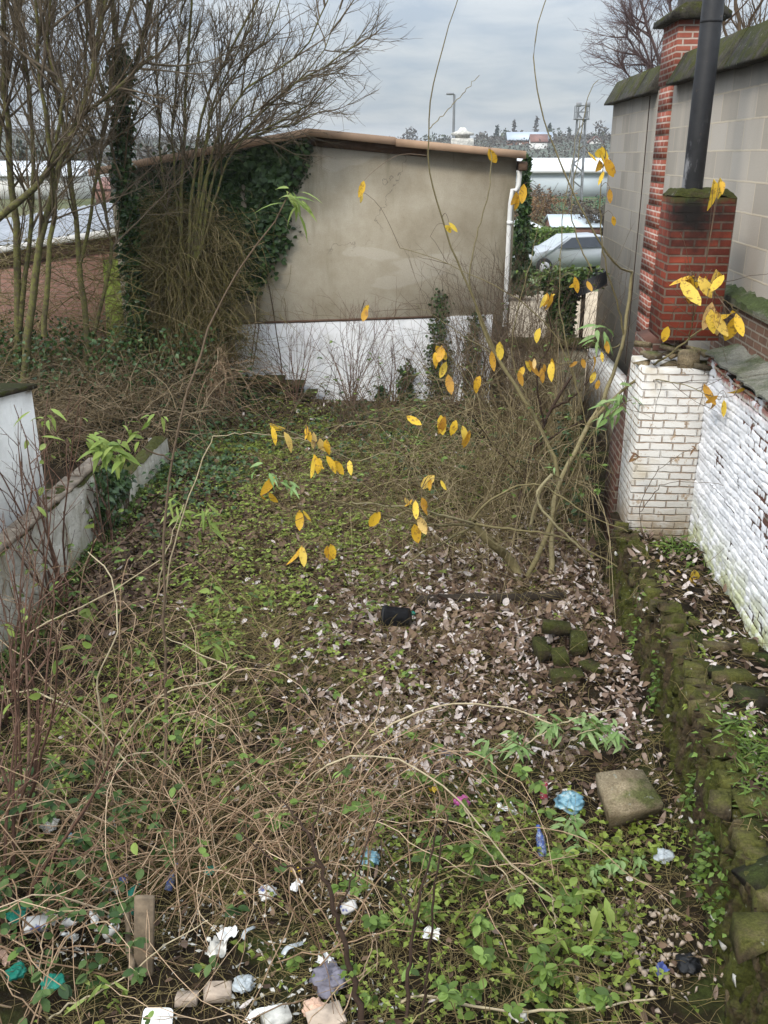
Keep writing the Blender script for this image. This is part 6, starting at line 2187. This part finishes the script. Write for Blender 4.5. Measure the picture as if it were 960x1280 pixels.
# buddleia in the middle right: stump, arching branches, long whips, last yellow leaves
B0 = onz(655, 735)
stems = [
    (.055, .04, [B0, A(640, 705, 9.1), A(615, 680, 8.9), A(592, 655, 8.8)]),
    (.016, .006, [A(592, 655, 8.8), A(545, 642, 8.4), A(490, 632, 8.0), A(440, 628, 7.8)]),
    (.014, .005, [A(592, 657, 8.8), A(520, 655, 8.3), A(470, 640, 8.0), A(410, 625, 7.6)]),
    (.013, .005, [A(592, 658, 8.8), A(540, 685, 8.5), A(490, 715, 8.2), A(445, 740, 8.0)]),
    (.015, .006, [A(594, 655, 8.8), A(640, 662, 8.7), A(690, 668, 8.6), A(740, 690, 8.5), A(790, 720, 8.3)]),
    (.014, .005, [A(590, 650, 8.8), A(620, 620, 8.7), A(670, 605, 8.7), A(730, 640, 8.5), A(785, 665, 8.4)]),
    (.018, .010, [A(664, 655, 8.7), A(676, 610, 8.6), A(690, 593, 8.6), A(670, 620, 8.4), A(690, 650, 8.3), A(730, 690, 8.3)]),
    (.03, .016, [onz(650, 740), A(690, 650, 9.3), A(696, 590, 9.5), A(671, 526, 9.8), A(621, 445, 10.1), A(600, 400, 10.2)]),
    (.032, .016, [onz(690, 735), A(690, 650, 9.3), A(702, 599, 9.4), A(735, 534, 9.6), A(762, 480, 9.8), A(780, 420, 9.9), A(790, 340, 10)]),
    (.02, .006, [A(735, 532, 9.6), A(770, 495, 9.5), A(800, 472, 9.3), A(860, 425, 8.9), A(905, 395, 8.6)]),
    (.012, .004, [A(621, 445, 10.1), A(590, 370, 10), A(558, 290, 9.9), A(540, 225, 9.8), A(536, 150, 9.7), A(548, 75, 9.6), A(575, -10, 9.6)]),
    (.005, .003, [A(536, 162, 9.7), A(565, 132, 9.65), A(599, 94, 9.6)]),
    (.010, .004, [A(600, 400, 10.2), A(587, 345, 10.1), A(600, 280, 10.0), A(612, 235, 9.9), A(613, 190, 9.9)]),
    (.012, .004, [A(790, 340, 10), A(765, 325, 9.7), A(735, 275, 9.5), A(705, 215, 9.4), A(682, 155, 9.3), A(669, 95, 9.2), A(669, 45, 9.2), A(686, -10, 9.2)]),
    (.01, .004, [A(780, 420, 9.9), A(772, 380, 9.8), A(757, 330, 9.6), A(750, 260, 9.5), A(757, 190, 9.4)]),
    (.008, .003, [A(740, 340, 9.6), A(715, 270, 9.5), A(722, 200, 9.4), A(735, 120, 9.3), A(748, 100, 9.3)]),
    (.008, .003, [A(720, 480, 9.7), A(700, 380, 9.6), A(705, 260, 9.5), A(725, 150, 9.4)]),
    (.007, .003, [A(671, 526, 9.8), A(640, 440, 9.7), A(660, 340, 9.6), A(680, 250, 9.5)]),
    (.007, .003, [A(735, 534, 9.6), A(700, 430, 9.5), A(640, 370, 9.3), A(560, 330, 9.2), A(500, 310, 9.1)]),
    (.007, .003, [A(621, 445, 10.1), A(580, 420, 9.9), A(520, 380, 9.6)]),
    (.007, .003, [A(696, 590, 9.5), A(650, 560, 9), A(600, 500, 8.8), A(560, 440, 8.7)]),
    (.007, .003, [A(702, 599, 9.4), A(640, 570, 8.8), A(590, 540, 8.5), A(545, 510, 8.3), A(500, 520, 8.1)]),
    (.006, .003, [A(540, 642, 8.4), A(500, 570, 8.0), A(440, 575, 7.7), A(390, 550, 7.5), A(335, 530, 7.3)]),
    (.006, .003, [A(470, 640, 8.0), A(470, 600, 7.9), A(430, 585, 7.8)]),
    (.006, .003, [A(490, 660, 8.2), A(440, 690, 7.9), A(395, 690, 7.7)]),
    (.006, .003, [A(440, 628, 7.8), A(400, 640, 7.7), A(375, 640, 7.6)]),
    (.006, .003, [A(775, 430, 9.8), A(735, 450, 9.5), A(680, 455, 9.3), A(655, 450, 9.2)]),
    (.006, .003, [A(790, 720, 8.3), A(830, 710, 8.0), A(870, 715, 7.8)]),
    (.007, .003, [A(800, 472, 9.3), A(850, 480, 8.6), A(900, 500, 8.2)]),
    (.006, .003, [A(860, 425, 8.9), A(870, 380, 8.4), A(868, 345, 8.2)]),
    (.006, .003, [A(868, 350, 8.2), A(900, 370, 8.0), A(925, 395, 7.9)]),
    (.010, .004, [A(690, 650, 9.3), A(730, 560, 9.0), A(760, 520, 8.9), A(790, 500, 8.7)]),
]
t = thing("buddleia", "bare arching buddleia with long whips and a few yellow leaves", "shrub", (B0[0], B0[1], 0))
mb = MB()
allP = []
for i, (r0, r1, pts) in enumerate(stems):
    P = path(mb, pts, r0, r1, 24, 7 if r0 > .02 else 5, .006, .2)
    allP.append(P)
mb.build("stems", M["olive_stem"], t, True)
mb = MB()
allP = np.array(allP[1:])
whip = np.r_[0:9, 16:len(allP)]
s, d, i, tt = spawn(allP[whip], 8, .1, .95, .7)
T = grow(s, d, rng.uniform(.15, .7, len(s)), 6, .14, .03)
tubes(mb, T, taper(np.full(len(s), .0035), .0018, 6), 3)
tw_mb, tw_T = mb, T
YEL = [(340, 533, 7.3), (355, 540, 7.3), (382, 535, 7.5), (392, 540, 7.5), (400, 548, 7.5), (393, 570, 7.5), (408, 570, 7.6), (418, 576, 7.6), (343, 596, 7.4), (327, 618, 7.4), (379, 638, 7.6), (377, 682, 7.7), (413, 680, 7.7),
       (508, 520, 8.1), (556, 520, 8.3), (570, 525, 8.3), (578, 532, 8.3), (587, 538, 8.3), (558, 452, 8.7), (560, 468, 8.7), (552, 432, 8.7), (545, 432, 8.7), (625, 427, 9.0), (543, 594, 8.3), (551, 600, 8.3), (506, 622, 8.2), (515, 624, 8.2), (526, 628, 8.2), (518, 655, 8.2),
       (661, 450, 9.2), (668, 448, 9.2), (680, 455, 9.2), (675, 410, 9.3), (722, 452, 9.4), (728, 448, 9.4), (742, 445, 9.4), (744, 464, 9.4), (757, 425, 9.5), (718, 346, 9.5), (722, 350, 9.5), (684, 366, 9.5), (694, 368, 9.5), (752, 183, 9.4), (757, 198, 9.4), (755, 214, 9.4), (762, 236, 9.4), (766, 270, 9.4), (655, 230, 9.5), (611, 186, 9.9), (455, 226, 9.4), (556, 282, 9.6),
       (852, 350, 8.2), (862, 345, 8.2), (868, 345, 8.2), (874, 345, 8.2), (882, 345, 8.2), (858, 352, 8.2), (898, 340, 8.0), (890, 378, 8.0), (886, 385, 8.0), (915, 388, 7.9), (920, 392, 7.9), (835, 408, 8.5), (880, 480, 8.4), (892, 500, 8.3), (905, 500, 8.2), (942, 478, 7.9), (820, 700, 8.0), (811, 706, 8.0), (833, 704, 8.0), (848, 712, 7.9), (868, 712, 7.8), (900, 222, 8.6), (892, 224, 8.6), (655, 458, 9.2), (458, 385, 9.0), (475, 640, 8.0), (690, 452, 9.2), (600, 470, 8.8), (735, 190, 9.4), (645, 240, 9.5)]
YEL = YEL + [(q[0] + rng.normal(0, 7), q[1] + rng.normal(2, 5), q[2] + rng.normal(0, .05)) for q in YEL if rng.random() < .5]
C = np.array([A(*q) for q in YEL])
n = len(C)
mb = MB()
L = np.where(np.array([q[0] for q in YEL]) > 845, .20, .16) * rng.uniform(.6, 1.25, n)
L[[51, 52, 53]] *= 1.35
D = nrm(rng.normal(0, .35, (n, 3)) + [0.1, -.1, -1])
Nn = nrm(rng.normal(0, .35, (n, 3)) + [0, -1, .4])
leaves(mb, C, D, Nn, L, L * rng.uniform(.3, .55, n), OVAL, rng.normal(.1, .5, n), .3)
pool = np.concatenate([allP.reshape(-1, 3), tw_T[:, 3:].reshape(-1, 3)])
PT = []
for c_ in C:
    dd = np.linalg.norm(pool - c_, axis=1)
    k_ = int(np.argmin(dd))
    mid = (pool[k_] + c_) / 2 + [0, 0, .04 + .1 * dd[k_]]
    PT.append(smooth_path([pool[k_], mid, c_ + [0, 0, .012], c_], 8))
tubes(tw_mb, PT, np.tile(np.linspace(.0032, .0018, 8), (n, 1)), 4)
mb.build("yellow_leaves", M["yellow_leaf"], t)
tw_mb.build("twigs", M["brown_twig"], t)
mb = MB()
for q, nn, L_ in (((338, 595, 7.4), 9, .16), ((355, 605, 7.4), 7, .16), ((757, 585 - 200, 9.0), 0, .1), ((765, 508, 9.0), 16, .2), ((775, 500, 9.0), 12, .2), ((750, 415, 9.6), 12, .2), ((690, 585, 9.2), 4, .1)):
    if nn:
        whorl(mb, A(*q), nn, L_, L_ * .22)
mb.build("green_leaves", M["pale_green"], t)
# dark red shrub stem within the thicket
plant("dark_red_shrub", "dark red branching shrub before the low white wall", "shrub", [
    (.03, .016, [onz(640, 690), A(655, 600, 10.8), A(668, 560, 11), A(690, 510, 11.1), A(715, 470, 11.2)]), (.016, .007, [A(690, 510, 11.1), A(718, 495, 11), A(740, 470, 11)]), (.016, .006, [A(668, 560, 11), A(700, 540, 10.8), A(745, 520, 10.7)]), (.014, .006, [A(680, 530, 11), A(672, 470, 11), A(690, 420, 11), A(680, 380, 11)]), (.012, .005, [A(655, 600, 10.8), A(620, 560, 10.7), A(590, 520, 10.6)])], "dark_bark")
# thin bare sapling before the white brick wall
b = onterr(905, 740)
plant("bare_sapling", "thin dark sapling in front of the white brick wall", "sapling", [(.008, .004, [np.array([b[0], b[1], b[2] - .1]), A(912, 690, b[1]), A(922, 640, b[1]), A(932, 582, b[1])]), (.004, .002, [A(921, 645, b[1]), A(905, 625, b[1]), A(888, 605, b[1])]), (.004, .002, [A(921, 640, b[1]), A(938, 625, b[1]), A(948, 610, b[1])]), (.004, .002, [A(926, 620, b[1]), A(923, 600, b[1]), A(922, 592, b[1])])], "dark_bark")
plant("red_tipped_shoot", "thin arching shoot with a few small dark red leaves by the white pier", "shoot", [(.005, .002, [np.array([2.15, 8.6, TZ - .05]), A(800, 640, 8.6), A(815, 600, 8.5), A(840, 575, 8.4), A(866, 560, 8.3)]), (.004, .002, [A(800, 640, 8.6), A(830, 605, 8.4), A(870, 603, 8.3), A(908, 605, 8.1)])], "brown_twig", [(A(867, 560, 8.3), 2, .08, .03), (A(908, 602, 8.1), 2, .08, .035), (A(796, 570, 8.6), 4, .1, .04)], "rust_leaf")

# ------------------------------------------------------------------ air
mb = MB()
box(mb, (-4100, -2100, -2.0), (4100, 4100, 34.0))
hz = mb.build("haze", None)
hm = bpy.data.materials.new("haze")
hm.use_nodes = True
hn = hm.node_tree.nodes
hn.remove(hn["Principled BSDF"])
pv = hn.new("ShaderNodeVolumePrincipled")
pv.inputs["Color"].default_value = (0.86, 0.9, 0.95, 1)
pv.inputs["Density"].default_value = 0.00035
hm.node_tree.links.new(pv.outputs[0], hn["Material Output"].inputs["Volume"])
hz.data.materials.append(hm)
tag(hz, kind="stuff")
